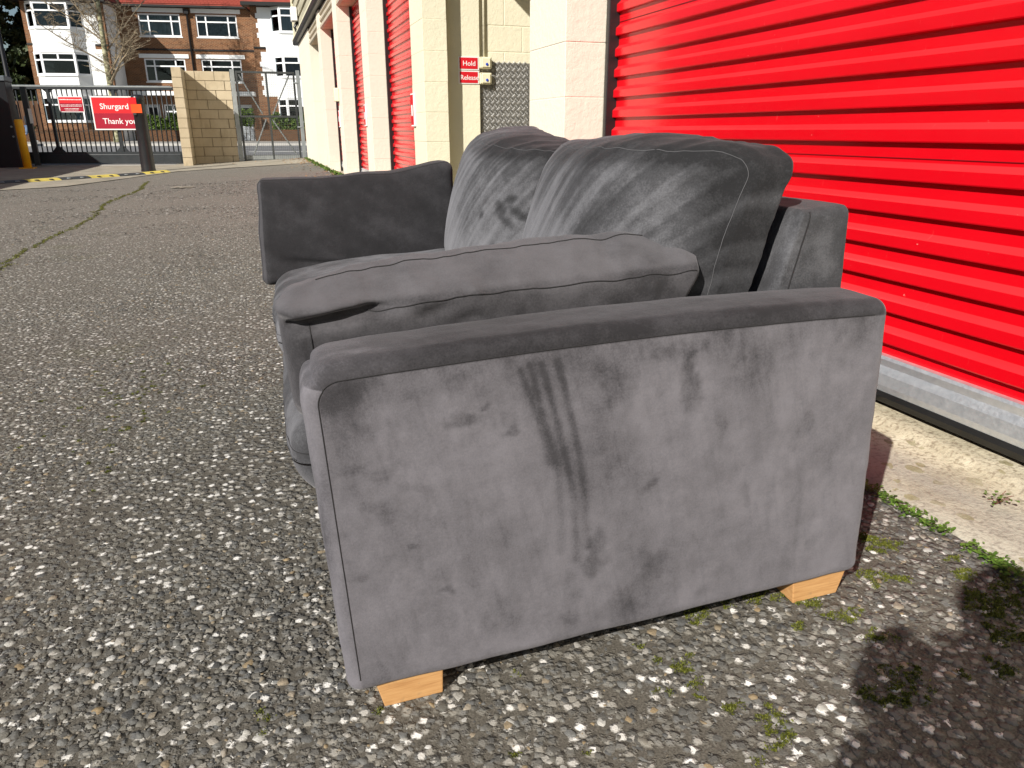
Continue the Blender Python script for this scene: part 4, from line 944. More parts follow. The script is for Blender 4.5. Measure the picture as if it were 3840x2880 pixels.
def holed(b, x0, x1, z0, z1, y0, y1, holes):
    holes = [(max(h[0], x0), min(h[1], x1), max(h[2], z0), min(h[3], z1)) for h in holes]
    X = sorted({x0, x1, *[h[0] for h in holes], *[h[1] for h in holes]}); Z = sorted({z0, z1, *[h[2] for h in holes], *[h[3] for h in holes]})
    for i in range(len(X)-1):
        for k in range(len(Z)-1):
            cx, cz = (X[i]+X[i+1])/2, (Z[k]+Z[k+1])/2
            if not any(h[0] < cx < h[1] and h[2] < cz < h[3] for h in holes): b.box(X[i], X[i+1], y0, y1, Z[k], Z[k+1])
def quadwin(root, A, Bp, z0, z1, curtain, cols=((0, 1),), top=.26, sill=True, drape=True, opening=()):
    """window between plan points A and Bp (left to right seen from outside), frame proud of the glass"""
    A = Vector((*A, 0)); Bp = Vector((*Bp, 0)); e = Bp-A; L = e.length; e.normalize(); n = Vector((e.y, -e.x, 0))      # outward
    P = lambda s, o, z: tuple(A+e*s+n*o+Vector((0, 0, z)))
    def slab(b, s0, s1, o0, o1, za, zb_): b.hexa([P(s0, o1, za), P(s1, o1, za), P(s1, o0, za), P(s0, o0, za), P(s0, o1, zb_), P(s1, o1, zb_), P(s1, o0, zb_), P(s0, o0, zb_)])
    t = .085; b = MB(); slab(b, 0, L, -.03, .04, z0, z0+t); slab(b, 0, L, -.03, .04, z1-t, z1)
    edges = sorted({0.0, *[c for c in cols if isinstance(c, float)], 1.0}) if not isinstance(cols[0], tuple) else [0.0, 1.0]
    zt = z1-t-top*(z1-z0)
    for q in edges: s = min(max(q*L-t/2, 0), L-t); slab(b, s, s+t, -.0301, .041, z0+t, z1-t)
    if top: slab(b, t, L-t, -.03, .039, zt-t/2, zt+t/2)
    w_ = b.build('window', M_FRAME, root, local=True)
    for a_, c_ in zip(edges[:-1], edges[1:]):
        for za, zb_ in ((z0+t, zt-t/2), (zt+t/2, z1-t)) if top else ((z0+t, z1-t),):
            b = MB(); slab(b, a_*L+t*.6, c_*L-t*.6, -.006, .002, za, zb_); b.build('pane', M_GLASS, w_)
    if sill: b = MB(); slab(b, -.06, L+.06, -.02, .11, z0-.07, z0-.002); b.build('sill', M_REND, w_)
    b = MB(); slab(b, -.3, L+.3, -.75, -.70, z0-.4, z1+.3); b.build('dark_interior', M_ROOM, w_)
    if curtain:
        b = MB(); k = 30
        V = [P(L*i/k, -.13+.025*math.sin(i*1.9), z) for z in (z0+.02, z1-.04) for i in range(k+1)]
        if not drape: V = [v for i, v in enumerate(V)]
        b.add(V, [(i, i+1, k+2+i, k+1+i) for i in range(k)]); b.build('curtain', curtain, w_, smooth=True)
    return w_
ZB = -.66
def house(mir, label, curt):
    o_ = -3.22; X = lambda u: o_+(u if mir > 0 else -u)
    def seg(u0, u1): a_, c_ = X(u0), X(u1); return (min(a_, c_), max(a_, c_))
    root = empty('brick_house', M=HM @ Matrix.Translation((X(4.6), 3, ZB))); tag(root, label, 'house', 'pair of houses across the street')
    Lc = Matrix.Translation((-X(4.6), -3, -ZB))
    def pt(b, nm, mat, parent=None, **k):
        o = b.build(nm, mat, None, **k); o.parent = parent or root
        if parent is None: o.matrix_parent_inverse = Lc
        return o
    # windows share a helper that wants a local parent: keep one unshown pivot-free root by shifting coordinates
    def win(A, Bp, z0, z1, cur, **k):
        w_ = quadwin(None, A, Bp, z0, z1, cur, **k); w_.parent = root; w_.matrix_parent_inverse = Lc; return w_
    # main brick wall with openings
    holes = [(*seg(.50, 3.15), 6.02, 7.40), (*seg(.52, 3.15), 3.20, 4.64), (*seg(2.55, 3.55), ZB, 1.75), (*seg(1.1, 2.3), .3, 1.75)]
    x0, x1 = seg(0, 4.5); b = MB(); holed(b, x0, x1, ZB, 7.85, 0, .3, holes); pt(b, 'wall', M_BRICK)
    b = MB(); x0, x1 = seg(0, 4.46); b.box(x0, x1, -.06, 0, 5.16, 5.26); pt(b, 'string_course', M_DARKW)
    for za, zc, ua, uc in ((7.48, 7.74, .24, 3.42), (4.68, 4.93, .24, 3.42)):
        x0, x1 = seg(ua, uc); b = MB(); b.box(x0, x1, -.05, -.001, za, zc); pt(b, 'lintel', M_REND)
    a_, c_ = seg(.50, 3.15); win((a_, .08), (c_, .08), 6.02, 7.40, curt[0], cols=(0.0, .24, .78, 1.0), drape=True)
    a_, c_ = seg(.52, 3.15); win((a_, .08), (c_, .08), 3.20, 4.64, curt[1], cols=(0.0, .24, .76, 1.0))
    a_, c_ = seg(1.1, 2.3); win((a_, .08), (c_, .08), .3, 1.75, M_CURT, cols=(0.0, .5, 1.0))
    # porch
    x0, x1 = seg(1.0, 3.9); b = MB(); b.box(x0, x1, -.9, -.001, 2.30, 2.56); pt(b, 'porch_canopy', M_REND)
    x0, x1 = seg(2.55, 3.55); b = MB(); b.box(x0, x1, .12, .18, ZB, 1.75); dr = pt(b, 'door', M_DOORG)
    b = MB(); b.box(x0+.25, x1-.25, .10, .119, .5, 1.55); pt(b, 'door_pane', M_ROOM, dr)
    b = MB(); xh = x0+.85; b.path([(xh, .09, .35), (xh, .05, .35), (xh, .05, .43)], .018, 6); pt(b, 'handle', M_STEEL, dr)
    # wing
    wx0, wx1 = seg(4.46, 9.23); yw = -2.5; bay0, bay1 = seg(5.72, 8.93); f0, f1 = seg(6.35, 8.30); yb_ = yw-.62
    b = MB()
    holed(b, wx0, wx1, ZB, 7.62, yw, yw+.3, [(bay0+.1, bay1-.1, .6, 2.06), (bay0+.1, bay1-.1, 3.4, 4.66), (bay0+.1, bay1-.1, 6.1, 7.45)])
    for xx in (wx0, wx1-.3): b.box(xx, xx+.3, yw+.3, 2.5, ZB, 7.62)
    pt(b, 'wing_wall', M_BRICK)
    rx0, rx1 = wx0+.30, wx1-.30                                   # render panels, toothed into the brick quoins
    for pa, pb, ha, hb in ((rx0+.12, bay0+.05, wx0, wx0+.78), (bay1-.05, rx1-.12, wx1-.78, wx1)):
        b = MB(); holed(b, pa, pb, 2.2, 7.58, yw-.025, yw-.001, [(ha, hb, 4.93, 5.2)]); pt(b, 'render_panel', M_REND)
    tb = MB(); tb.box(0, .121, yw-.025, yw-.001, 0, .29); tme = tb.mesh('render_tooth', M_REND)
    z = 2.3; k = 0
    while z < 7.4:
        if not (4.6 < z < 5.22):
            for xx in (rx0+.0005, rx1-.1215):
                o = link('render_tooth', tme, None, Matrix.Translation((xx, 0, z))); o.parent = root; o.matrix_parent_inverse = Lc
        z += .58; k += 1
    for xx in ((wx0, wx0+.75), (wx1-.75, wx1)):
        b = MB(); b.box(xx[0], xx[1], yw-.06, yw-.001, 5.14, 5.24); pt(b, 'string_course', M_DARKW)
    side = wx1 if mir < 0 else wx0                                        # wing return towards the middle: rendered
    b = MB(); xs0 = side if mir < 0 else side-.02
    b.box(xs0+(0 if mir < 0 else 0), xs0+.02, yw+.22, -.002, ZB, 7.6); pt(b, 'render_return', M_REND)
    # bay, storey by storey
    plan = [(bay0, yw), (f0, yb_), (f1, yb_), (bay1, yw)]
    for za, zc, mat in ((ZB, .52, M_BRICK), (2.14, 3.30, M_REND), (4.74, 6.0, M_REND), (7.50, 7.60, M_REND)):
        b = MB(); b.prism(plan, za, zc); pt(b, 'bay_apron', mat)
    for za, zc in ((.52, .60), (2.06, 2.14), (3.30, 3.38), (4.66, 4.74), (6.0, 6.08)):
        b = MB(); b.prism([(bay0-.05, yw), (f0-.03, yb_-.07), (f1+.03, yb_-.07), (bay1+.05, yw)], za+.001, zc-.001); pt(b, 'bay_ledge', M_REND)
    for (za, zc), cur in zip(((.60, 2.06), (3.38, 4.66), (6.08, 7.50)), curt[2:5]):
        win((bay0, yw), (f0, yb_), za, zc, cur, cols=(0.0, 1.0), sill=False); win((f0, yb_), (f1, yb_), za, zc, cur, cols=(0.0, .5, 1.0) if False else (0.0, 1.0), sill=False); win((f1, yb_), (bay1, yw), za, zc, cur, cols=(0.0, 1.0), sill=False)
    for (za, zc) in ((.60, 2.06), (3.38, 4.66), (6.08, 7.50)):               # mullion of the top lights, corner posts
        b = MB(); xm = (f0+f1)/2; b.box(xm-.05, xm+.05, yb_-.045, yb_+.03, zc-.42, zc-.05); pt(b, 'mullion', M_FRAME)
        for xx, yy in ((f0, yb_), (f1, yb_)): b = MB(); b.box(xx-.05, xx+.05, yy-.05, yy+.05, za, zc); pt(b, 'corner_post', M_FRAME)
    # roofs
    m0, m1 = seg(-.0, 4.6); b = MB(); b.hexa([(m0, -.42, 7.86), (m1, -.42, 7.86), (m1, 6, 12.6), (m0, 6, 12.6), (m0, -.42, 7.95), (m1, -.42, 7.95), (m1, 6, 12.69), (m0, 6, 12.69)]); rf = pt(b, 'roof', M_TILE)
    tm = MB(); tm.box(.006, .255, 0, .30, 0, .022); tme = tm.mesh('tile', M_TILE); sl = math.atan2(4.74, 6.42)
    for r in range(5):
        x = m0-.13*(r % 2)
        while x < m1:
            if x+.26 > m0: link('tile', tme, None, Matrix.Translation((max(x, m0), -.44+r*.235*math.cos(sl), 7.955+r*.235*math.sin(sl))) @ Matrix.Rotation(sl-.05, 4, 'X')).parent = rf
            x += .262
    b = MB(); b.box(m0, m1, -.50, -.40, 7.76, 7.88); pt(b, 'gutter', M_DARKW)
    b = MB(); b.box(m0, m1, -.40, 0, 7.78, 7.80); pt(b, 'soffit', M_DARKW)
    e0, e1 = wx0-.42, wx1+.42; b = MB(); b.add([(e0, yw-.72, 7.72), (e1, yw-.72, 7.72), (e1, 6, 7.72), (e0, 6, 7.72), ((e0+e1)/2, .2, 11.4), ((e0+e1)/2, 6, 11.4)], [(0, 1, 4), (1, 2, 5, 4), (3, 0, 4, 5), (0, 3, 2, 1), (2, 3, 5)]); pt(b, 'wing_roof', M_TILE)
    b = MB(); b.box(e0, e1, yw-.78, yw-.70, 7.60, 7.80); b.box(e0-.02, e0+.05, yw-.7, 0, 7.60, 7.80); b.box(e1-.05, e1+.02, yw-.7, 0, 7.60, 7.80); b.box(e0, e1, yw-.70, yw+.4, 7.622, 7.64); pt(b, 'eaves', M_DARKW)
    b = MB(); b.box(wx0, wx1, 2.4, 2.6, ZB, 7.6); b.box(m0, m1, 5.8, 6, ZB, 12); pt(b, 'rear_wall', M_BRICK)
    return root
hA = house(-1, 'left of the two brick and white render houses across the street', [M_CURT, None, M_CURT, None, M_NET])
hB = house(1, 'right of the two brick and white render houses, with a blue-curtained bay', [M_NET, None, None, M_NAVY, M_CURT])
r_ = empty('downpipe', M=HM @ Matrix.Translation((-3.22, -.1, ZB))); tag(r_, 'black rainwater pipe running down between the two brick houses', 'pipe')
b = MB(); b.path([(-3.22, -.11, ZB), (-3.22, -.11, 7.4), (-3.22, -.2, 7.6)], .062, 8); b.build('pipe', M_PIPE, r_, M=HM, smooth=True); b = MB(); b.box(-3.36, -3.08, -.28, -.04, 7.40, 7.68); b.build('hopper', M_PIPE, r_, M=HM)
# garden walls, gate piers, fence
def hthing(name, b, mat, label, cat, group=None): return tag(b.build(name, mat, M=HM), label, cat, group)
b = MB(); b.box(-12.6, -7.4, -5.1, -4.85, ZB, .10); hthing('garden_wall', b, M_BRICKD, 'low dark brick garden wall before the left house', 'wall', 'garden walls along the street')
b = MB(); b.box(-5.6, .1, -5.1, -4.85, ZB, .06); hthing('garden_wall', b, M_BRICKD, 'low brick garden wall seen behind the black bollard and the block wall', 'wall', 'garden walls along the street')
b = MB(); b.box(1.2, 8.4, -5.1, -4.85, ZB, .10); hthing('garden_wall', b, M_BRICKD, 'low brick garden wall under the hedge behind the mesh gate', 'wall', 'garden walls along the street')
M_FENCE = plain('brown_fence_board', (.10, .048, .022), .8, var=.3, stretch=(8, 8, 1))
fr_ = empty('timber_fence', M=HM @ Matrix.Translation((-15, -2.2, ZB))); tag(fr_, 'brown timber fence beside the left house', 'fence')
for k in range(36):
    b = MB(); b.box(-17.9+k*.15, -17.9+k*.15+.144, -2.2-.012*(k % 2), -2.17, ZB, 1.85); b.build('board', M_FENCE, fr_, M=HM)
# lamp post
r_ = empty('lamp_post', M=HM @ Matrix.Translation((-8.3, -15.6, ZB))); tag(r_, 'tall dark lamp post rising behind the gate motor housing', 'lamp post')
b = MB(); b.path([(-8.3, -15.6, ZB), (-8.3, -15.6, 1.2), (-8.3, -15.6, 1.25), (-8.3, -15.6, 9)], [.16, .16, .11, .08], 10); b.build('pole', M_PIPE, r_, M=HM, smooth=True)
b = MB(); b.path([(-8.3, -15.6, 9), (-8.3, -16.6, 9.25)], .05, 8); b.build('arm', M_PIPE, r_, M=HM); b = MB(); b.box(-8.42, -8.18, -17.1, -16.5, 9.2, 9.32); b.build('lantern', M_STEEL, r_, M=HM)

# ------------------------------------------------------------------ vegetation
def leaf_mat(name, c0, c1):
    m = NT(name); f = m.n('ShaderNodeAttribute', attribute_name='tone').outputs['Fac']; m.set(col=m.ramp(f, [(0, c0), (1, c1)]), rough=.6, spec=.3); return m.m
M_EVER = leaf_mat('dark_evergreen_leaf', (.010, .020, .006), (.050, .070, .022)); M_HEDGE = leaf_mat('hedge_leaf', (.025, .055, .008), (.13, .20, .03)); M_WEED = leaf_mat('weed_leaf', (.035, .085, .008), (.13, .22, .035))
M_BARK = plain('evergreen_bark', (.06, .045, .03), .9)
def leaves(n, sampler, size, seed):
    r = np.random.default_rng(seed); C = sampler(r, n); n = len(C)
    a = r.normal(size=(n, 3)); a /= np.linalg.norm(a, axis=1)[:, None]; b = r.normal(size=(n, 3)); b -= a*(a*b).sum(1)[:, None]; b /= np.linalg.norm(b, axis=1)[:, None]
    s = size*r.uniform(.6, 1.5, n)[:, None]; V = np.stack([C-a*s, C+b*s*.45+a*s*.1, C+a*s, C-b*s*.45+a*s*.1], 1).reshape(-1, 3)
    return V, np.arange(4*n).reshape(n, 4), np.repeat(r.random(n), 4)
def clumps(cs, rs, density):
    cs = np.array(cs); rs = np.array(rs)
    def f(r, n):
        k = r.choice(len(cs), n, p=(rs[:, 0]*rs[:, 2])/(rs[:, 0]*rs[:, 2]).sum()); d = r.normal(size=(n, 3)); d /= np.linalg.norm(d, axis=1)[:, None]
        return cs[k]+d*rs[k]*(r.random((n, 1))**.45)*(1+.25*r.normal(size=(n, 1))*.5)
    return f
def tree_evergreen(name, x, y, h, wd, n, seed, label, low=.3, mat=None, size=.20):
    r = random.Random(seed); P0 = HM @ Vector((x, y, ZB)); root = empty(name, P0); tag(root, label, 'tree', 'evergreen trees left of the houses')
    cs = []; rs = []
    for k in range(80):
        t = r.random(); z = ZB+low+t*(h-low); q = wd*(1-.55*t)*math.sqrt(r.random()); an = r.uniform(0, 6.28); cs.append((P0.x+q*math.cos(an), P0.y+q*math.sin(an), z)); s = wd*r.uniform(.18, .34); rs.append((s, s, s*.8))
    b = MB(); b.path([(P0.x, P0.y, ZB), (P0.x+.1, P0.y, h*.5), (P0.x, P0.y, h*.9)], [.25, .17, .04], 8); b.build('trunk', M_BARK, root, smooth=True)
    V, F, t = leaves(n, clumps(cs, rs, 1), size, seed); o = link('crown', mesh_np('crown', V, F, mat or M_EVER, smooth=False, attrs={'tone': ('FLOAT', t)}), root)
tree_evergreen('evergreen_tree', -15.6, -.2, 12, 2.9, 26000, 3, 'dark evergreen tree immediately left of the white bay house')
tree_evergreen('evergreen_tree', -18.6, 1.5, 13, 3.6, 26000, 4, 'dark evergreen tree at the far left edge behind the lamp post')
tree_evergreen('evergreen_tree', -14.4, 4.5, 10, 2.6, 16000, 5, 'dark evergreen rising behind the brown timber fence')
def hedge(x0, x1, y, z0, z1, dp, n, seed, label):
    r = np.random.default_rng(seed)
    def smp(r2, n):
        P = np.stack([r2.uniform(x0, x1, n), y+r2.uniform(-dp, dp, n), z0+(z1-z0)*r2.random(n)**.8], 1); bul = .16*np.sin(P[:, 0]*3.1)+.10*np.sin(P[:, 0]*7.7+1); P[:, 2] += bul*(P[:, 2]-z0)/(z1-z0)
        return np.array([tuple(HM @ Vector(p)) for p in P])
    V, F, t = leaves(n, smp, .075, seed); P0 = HM @ Vector(((x0+x1)/2, y, z0)); root = empty('hedge', P0); tag(root, label, 'hedge', 'hedges in the front gardens')
    link('foliage', mesh_np('foliage', V, F, M_HEDGE, smooth=False, attrs={'tone': ('FLOAT', t)}), root)
    b = MB()
    for k in range(6): xx = x0+(x1-x0)*(k+.5)/6; p = HM @ Vector((xx, y, ZB)); q = HM @ Vector((xx+.1, y, z1-.15)); b.path([tuple(p), tuple(q)], [.03, .01], 5)
    b.build('stem', M_BARK, root)
hedge(-5.4, -3.4, -4.4, 0.0, .95, .35, 4200, 1, 'rounded green hedge seen through the bars beside the black bollard')
hedge(2.2, 5.2, -4.4, .05, .95, .35, 4200, 2, 'bright green hedge at the foot of the right bay behind the mesh gate')
hedge(-.6, .9, -3.2, .3, 1.25, .3, 2200, 3, 'small dark hedge by the porch behind the mesh gate')
# bare street tree
def bare_tree():
    P0 = HM @ Vector((-6.15, -8.5, ZB)); root = empty('bare_tree', P0); tag(root, 'bare pale-barked street tree with fine twigs before the houses', 'tree')
    m = NT('pale_green_bark'); p = m.obj; c = m.ramp(m.noise(1.5, 5, p, stretch=(3, 3, 5)), [(.38, (.09, .08, .045)), (.5, (.26, .25, .14)), (.68, (.46, .44, .30))]); m.set(col=c, rough=.85); bark = m.m
    twm = plain('brown_twig', (.26, .205, .135), .8, var=.3)
    T = MB(); B = MB(); r = random.Random(21)
    def grow(p, d, L, rad_, lev):
        n = 5 if lev < 2 else 4; pts = [p]; rr = [rad_]; q = p.copy(); dd = d.copy()
        for k in range(n):
            dd = (dd+Vector((r.gauss(0, .10), r.gauss(0, .10), r.gauss(.03, .07)))).normalized(); q = q+dd*(L/n); pts.append(q.copy()); rr.append(rad_*(1-.62*(k+1)/n))
        (T if lev == 0 else B).path([tuple(v) for v in pts], rr, 10 if lev == 0 else (6 if lev < 3 else 3), caps=False)
        if lev >= 4: return
        cnt = (0, 9, 8, 7, 0)[lev] if lev else 0
        for k in range((30, 10, 7, 4)[lev]):
            t = r.uniform(.30 if lev == 0 else .15, 1); i = min(int(t*n), n-1); f = t*n-i; pp = pts[i].lerp(pts[i+1], f); an = r.uniform(0, 6.28); side_ = Vector((math.cos(an), math.sin(an), r.uniform(.05, .9) if lev < 2 else r.uniform(-.35, .6))).normalized()
            nd = (dd*.35+side_).normalized(); grow(pp, nd, L*r.uniform(.30, .48)*(1.15-.45*t), max(rr[i]*(.46 if lev else .34), .011), lev+1)
    grow(P0, Vector((-.03, 0, 1)), 10.5, .20, 0)
    T.build('trunk', bark, root, smooth=True); B.build('branches', twm, root, smooth=True)
bare_tree()

# ------------------------------------------------------------------ weeds and moss by the slab
def weeds():
    r = np.random.default_rng(8); n = 6500; y = r.uniform(.55, 1.9, n); cl = pn(np.stack([y*7, y*0, y*0], 1), 3); k = (cl > -.32) & (r.random(n) < .30+.9*np.maximum(cl, 0)); y = y[k]; n = len(y)
    x = 1.245+r.normal(0, .011, n)-.012*np.maximum(0, r.random(n)-.6); z = gz(x, y)+r.uniform(.001, .016, n)
    s = r.uniform(.0028, .0062, n)[:, None]; a = r.uniform(0, 6.28, n); u = np.stack([np.cos(a), np.sin(a), r.uniform(-.1, .6, n)], 1); v = np.stack([-np.sin(a), np.cos(a), r.uniform(-.25, .25, n)], 1); C = np.stack([x, y, z], 1); nn_ = np.array([0, 0, 1.])
    pts = [C-u*s, C-u*s*.2+v*s*.62, C+u*s*.75+v*s*.34-nn_*s*.15, C+u*s*1.05-nn_*s*.3, C+u*s*.75-v*s*.34-nn_*s*.15, C-u*s*.2-v*s*.62]
    V = np.stack(pts, 1).reshape(-1, 3); F = np.arange(6*n).reshape(n, 6)
    o = link('weeds', mesh_np('weeds', V, F, M_WEED, smooth=False, attrs={'tone': ('FLOAT', np.repeat(r.random(n), 6))})); tag(o, 'low green weeds growing along the edge of the concrete slab', 'weeds', kind='stuff')
weeds()
def slab_plant():
    r = np.random.default_rng(9); c = np.array([1.415, .985, slab_z(1.415)]); root = empty('weed_plant', c); tag(root, 'small weed with dark leaves growing from a hole in the slab', 'plant')
    b = MB()
    for k in range(7):
        an = r.uniform(0, 6.28); q = c+np.array([.022*math.cos(an), .03*math.sin(an), r.uniform(.012, .03)]); b.path([tuple(c), tuple((c+q)/2+np.array([0, 0, .006])), tuple(q)], .0008, 4)
    b.build('stem', plain('reddish_stem', (.16, .06, .04), .7), root)
    lf = MB(); lf.add([(0, 0, 0), (.5, .42, .1), (1.0, .28, 0), (1.2, 0, -.12), (1.0, -.28, 0), (.5, -.42, .1)], [(0, 1, 2, 3, 4, 5)]); me = lf.mesh('leaf', plain('small_weed_leaf', (.10, .16, .03), .5, var=.5, scale=200, vec='pos'))
    for k in range(22):
        an = r.uniform(0, 6.28); q = c+np.array([.024*math.cos(an)*r.random(), .034*math.sin(an)*r.random(), r.uniform(.002, .028)]); s = r.uniform(.006, .012); link('leaf', me, root, Matrix.Translation(q) @ Matrix.Rotation(r.uniform(0, 6.28), 4, 'Z') @ Matrix.Rotation(r.uniform(-.7, .2), 4, 'Y') @ Matrix.Scale(s, 4))
slab_plant()
def moss():
    r = np.random.default_rng(12); cs = []
    for _ in range(2600):
        x, y = r.uniform(.55, 1.23), r.uniform(.62, 1.10)
        if pn(np.array([[x*9, y*9, .3]]))[0]+.5*pn(np.array([[x*26, y*26, .7]]))[0] > .30+.5*max(0, .95-x): cs.append((x, y))
    for _ in range(14): cs.append((r.uniform(-.1, .6), r.uniform(.72, .98)))
    for _ in range(60): cs.append((-.5+r.normal(0, .10), 2.55+r.normal(0, .35)))
    for yy in np.arange(4.6, 14.2, .05): cs.append((-1.655+.05*math.sin(yy*1.7)+r.normal(0, .018), yy))
    V = []; T = []
    for cx, cy in cs:
        far_ = cy > 4; m = int(r.integers(20, 46)) if far_ else int(r.integers(30, 90)); rx, ry = (.020, .03) if far_ else (r.uniform(.004, .011), r.uniform(.003, .009)); P = r.normal(0, .55, (m, 2))*[rx, ry]+[cx, cy]; P = P+.006*np.stack([pn(np.stack([P[:, 0]*90, P[:, 1]*90, P[:, 0]*0], 1), 1), pn(np.stack([P[:, 0]*90, P[:, 1]*90, P[:, 0]*0], 1), 2)], 1)
        z = gz(P[:, 0], P[:, 1])+r.uniform(-.001, .0022, m)+(.004 if far_ else 0); a = r.uniform(0, 6.28, m); s = r.uniform(.0008, .0020, m)*(2.6 if far_ else 1); c0 = np.stack([P[:, 0], P[:, 1], z], 1); u = np.stack([np.cos(a), np.sin(a), a*0], 1)*s[:, None]; t = np.stack([r.normal(0, .5, m), r.normal(0, .5, m), np.ones(m)], 1)*s[:, None]*1.6
        V.append(np.stack([c0-u, c0+u, c0+t], 1).reshape(-1, 3)); T.append(np.repeat(r.random(m), 3))
    V = np.concatenate(V); F = np.arange(len(V)).reshape(-1, 3)
    o = link('moss', mesh_np('moss', V, F, leaf_mat('moss_green', (.035, .045, .006), (.15, .155, .02)), smooth=False, attrs={'tone': ('FLOAT', np.concatenate(T))})); tag(o, 'olive green moss growing between the stones of the asphalt', 'moss', kind='stuff')
moss()
def litter():
    r = np.random.default_rng(14); b = MB()
    for _ in range(260): 
        x = 1.30-abs(r.normal(0, .25)) if r.random() < .6 else r.uniform(-1.3, 1.3); y = r.uniform(17.5, 21.1) if r.random() < .7 else r.uniform(11, 18); 
        if x < .6 and y < 19.5: continue
        z = float(gz(x, y))+.02; s = r.uniform(.015, .04); a = r.uniform(0, 6.28); c_, s_ = math.cos(a)*s, math.sin(a)*s; b.add([(x-c_, y-s_, z), (x+s_*.5, y-c_*.5, z+.01), (x+c_, y+s_, z+r.uniform(0, .02)), (x-s_*.5, y+c_*.5, z+.006)], [(0, 1, 2, 3)])
    tag(b.build('leaf_litter', plain('dry_leaf', (.30, .17, .08), .8, var=.5, scale=8, vec='pos')), 'dry brown leaves scattered at the foot of the mesh gate', 'leaves', kind='stuff')
    V, F, t = leaves(1500, lambda r2, n: (lambda x, y: np.stack([x, y, gz(x, y)+r2.uniform(.0, .05, n)], 1))(1.325-np.abs(r2.normal(0, .035, n)), r2.uniform(7, 20.6, n)), .022, 6)
    tag(link('grass', mesh_np('grass', V, F, M_HEDGE, smooth=False, attrs={'tone': ('FLOAT', t)})), 'green weeds and grass along the foot of the cream piers', 'grass', kind='stuff')
litter()

# ------------------------------------------------------------------ people
def skin_body(name, joints, edges, mat, parent, sub=2):
    me = bpy.data.meshes.new(name); names = list(joints); me.from_pydata([joints[k][0] for k in names], [(names.index(a_), names.index(c_)) for a_, c_ in edges], []); me.materials.append(mat)
    o = link(name, me, parent); md = o.modifiers.new('skin', 'SKIN'); md.use_smooth_shade = True
    for i, k in enumerate(names): sv = me.skin_vertices[0].data[i]; q = joints[k][1]; sv.radius = (q, q) if not hasattr(q, '__len__') else q; sv.use_root = (i == 0)
    s_ = o.modifiers.new('sub', 'SUBSURF'); s_.levels = sub; s_.render_levels = sub; return o
M_SKIN = plain('skin', (.45, .26, .18), .6); M_JACK = plain('dark_jacket', (.018, .020, .026), .8); M_JEAN = plain('blue_jeans', (.13, .19, .30), .85, scale=8, var=.25); M_SHOE = plain('white_shoe', (.78, .78, .78), .6); M_CAP = plain('pale_cap', (.5, .52, .54), .8); M_HAIR = plain('dark_hair', (.02, .015, .012), .7)
def head(parent, c, f, hgt, mat_hair, cap=None):
    """egg-shaped head with nose, ears, mouth and eyes, looking along f"""
    f = Vector(f); f.z = 0; f.normalize(); s_ = Vector((f.y, -f.x, 0)); u_ = Vector((0, 0, 1)); c = Vector(c); n1, n2 = 20, 14; V = []
    for i in range(n2+1):
        t = math.pi*i/n2; z = math.cos(t); q = math.sin(t)
        for k in range(n1):
            a = 2*math.pi*k/n1; x = q*math.cos(a); y = q*math.sin(a); w_ = .36*(1-.22*max(0, -z)); L = .44*(1-.10*max(0, -z)); nose = .10*math.exp(-((a if a < math.pi else a-2*math.pi)/.22)**2-((z+.12)/.16)**2)
            V.append(tuple(c+(f*(x*L+nose*.5)+s_*(y*w_)+u_*(z*.5))*hgt))
    b = MB(); b.add(V, [(i*n1+k, (i+1)*n1+k, (i+1)*n1+(k+1) % n1, i*n1+(k+1) % n1) for i in range(n2) for k in range(n1)]); h = b.build('head', M_SKIN, parent, smooth=True)
    for sd in (-1, 1):
        b = MB(); p = c+(s_*sd*.35-f*.02-u_*.05)*hgt; b.path([tuple(p-u_*.09*hgt), tuple(p+s_*sd*.03*hgt), tuple(p+u_*.09*hgt)], [.02*hgt, .05*hgt, .02*hgt], 6); b.build('ear', M_SKIN, h, smooth=True)
        b = MB(); p = c+(s_*sd*.14+f*.385+u_*.02)*hgt; b.path([tuple(p), tuple(p+f*.02*hgt)], .035*hgt, 8); b.build('eye', M_HAIR, h)
    b = MB(); p = c+(f*.37-u_*.27)*hgt; b.path([tuple(p-s_*.09*hgt), tuple(p+f*.02*hgt), tuple(p+s_*.09*hgt)], .018*hgt, 6); b.build('mouth', plain('lips', (.30, .10, .09), .6), h)
    V = []; m_ = 9
    for i in range(m_+1):
        t = math.pi*.62*i/m_; z = math.cos(t); q = math.sin(t)
        for k in range(n1):
            a = 2*math.pi*k/n1; x = q*math.cos(a); y = q*math.sin(a); z_ = max(z, .12) if math.cos(a) > .25 else z; V.append(tuple(c+(f*(x*.47-.02)+s_*(y*.39)+u_*(z_*.535))*hgt))
    b = MB(); b.add(V, [(i*n1+k, (i+1)*n1+k, (i+1)*n1+(k+1) % n1, i*n1+(k+1) % n1) for i in range(m_) for k in range(n1)])
    if cap: b.prism([(.30, -.22), (.62, -.16), (.66, 0), (.62, .16), (.30, .22)], .12, .15, lambda a_, c_, hh: tuple(c+(f*a_+s_*c_+u_*hh)*hgt))
    b.build('cap' if cap else 'hair', cap or mat_hair, h, smooth=True)
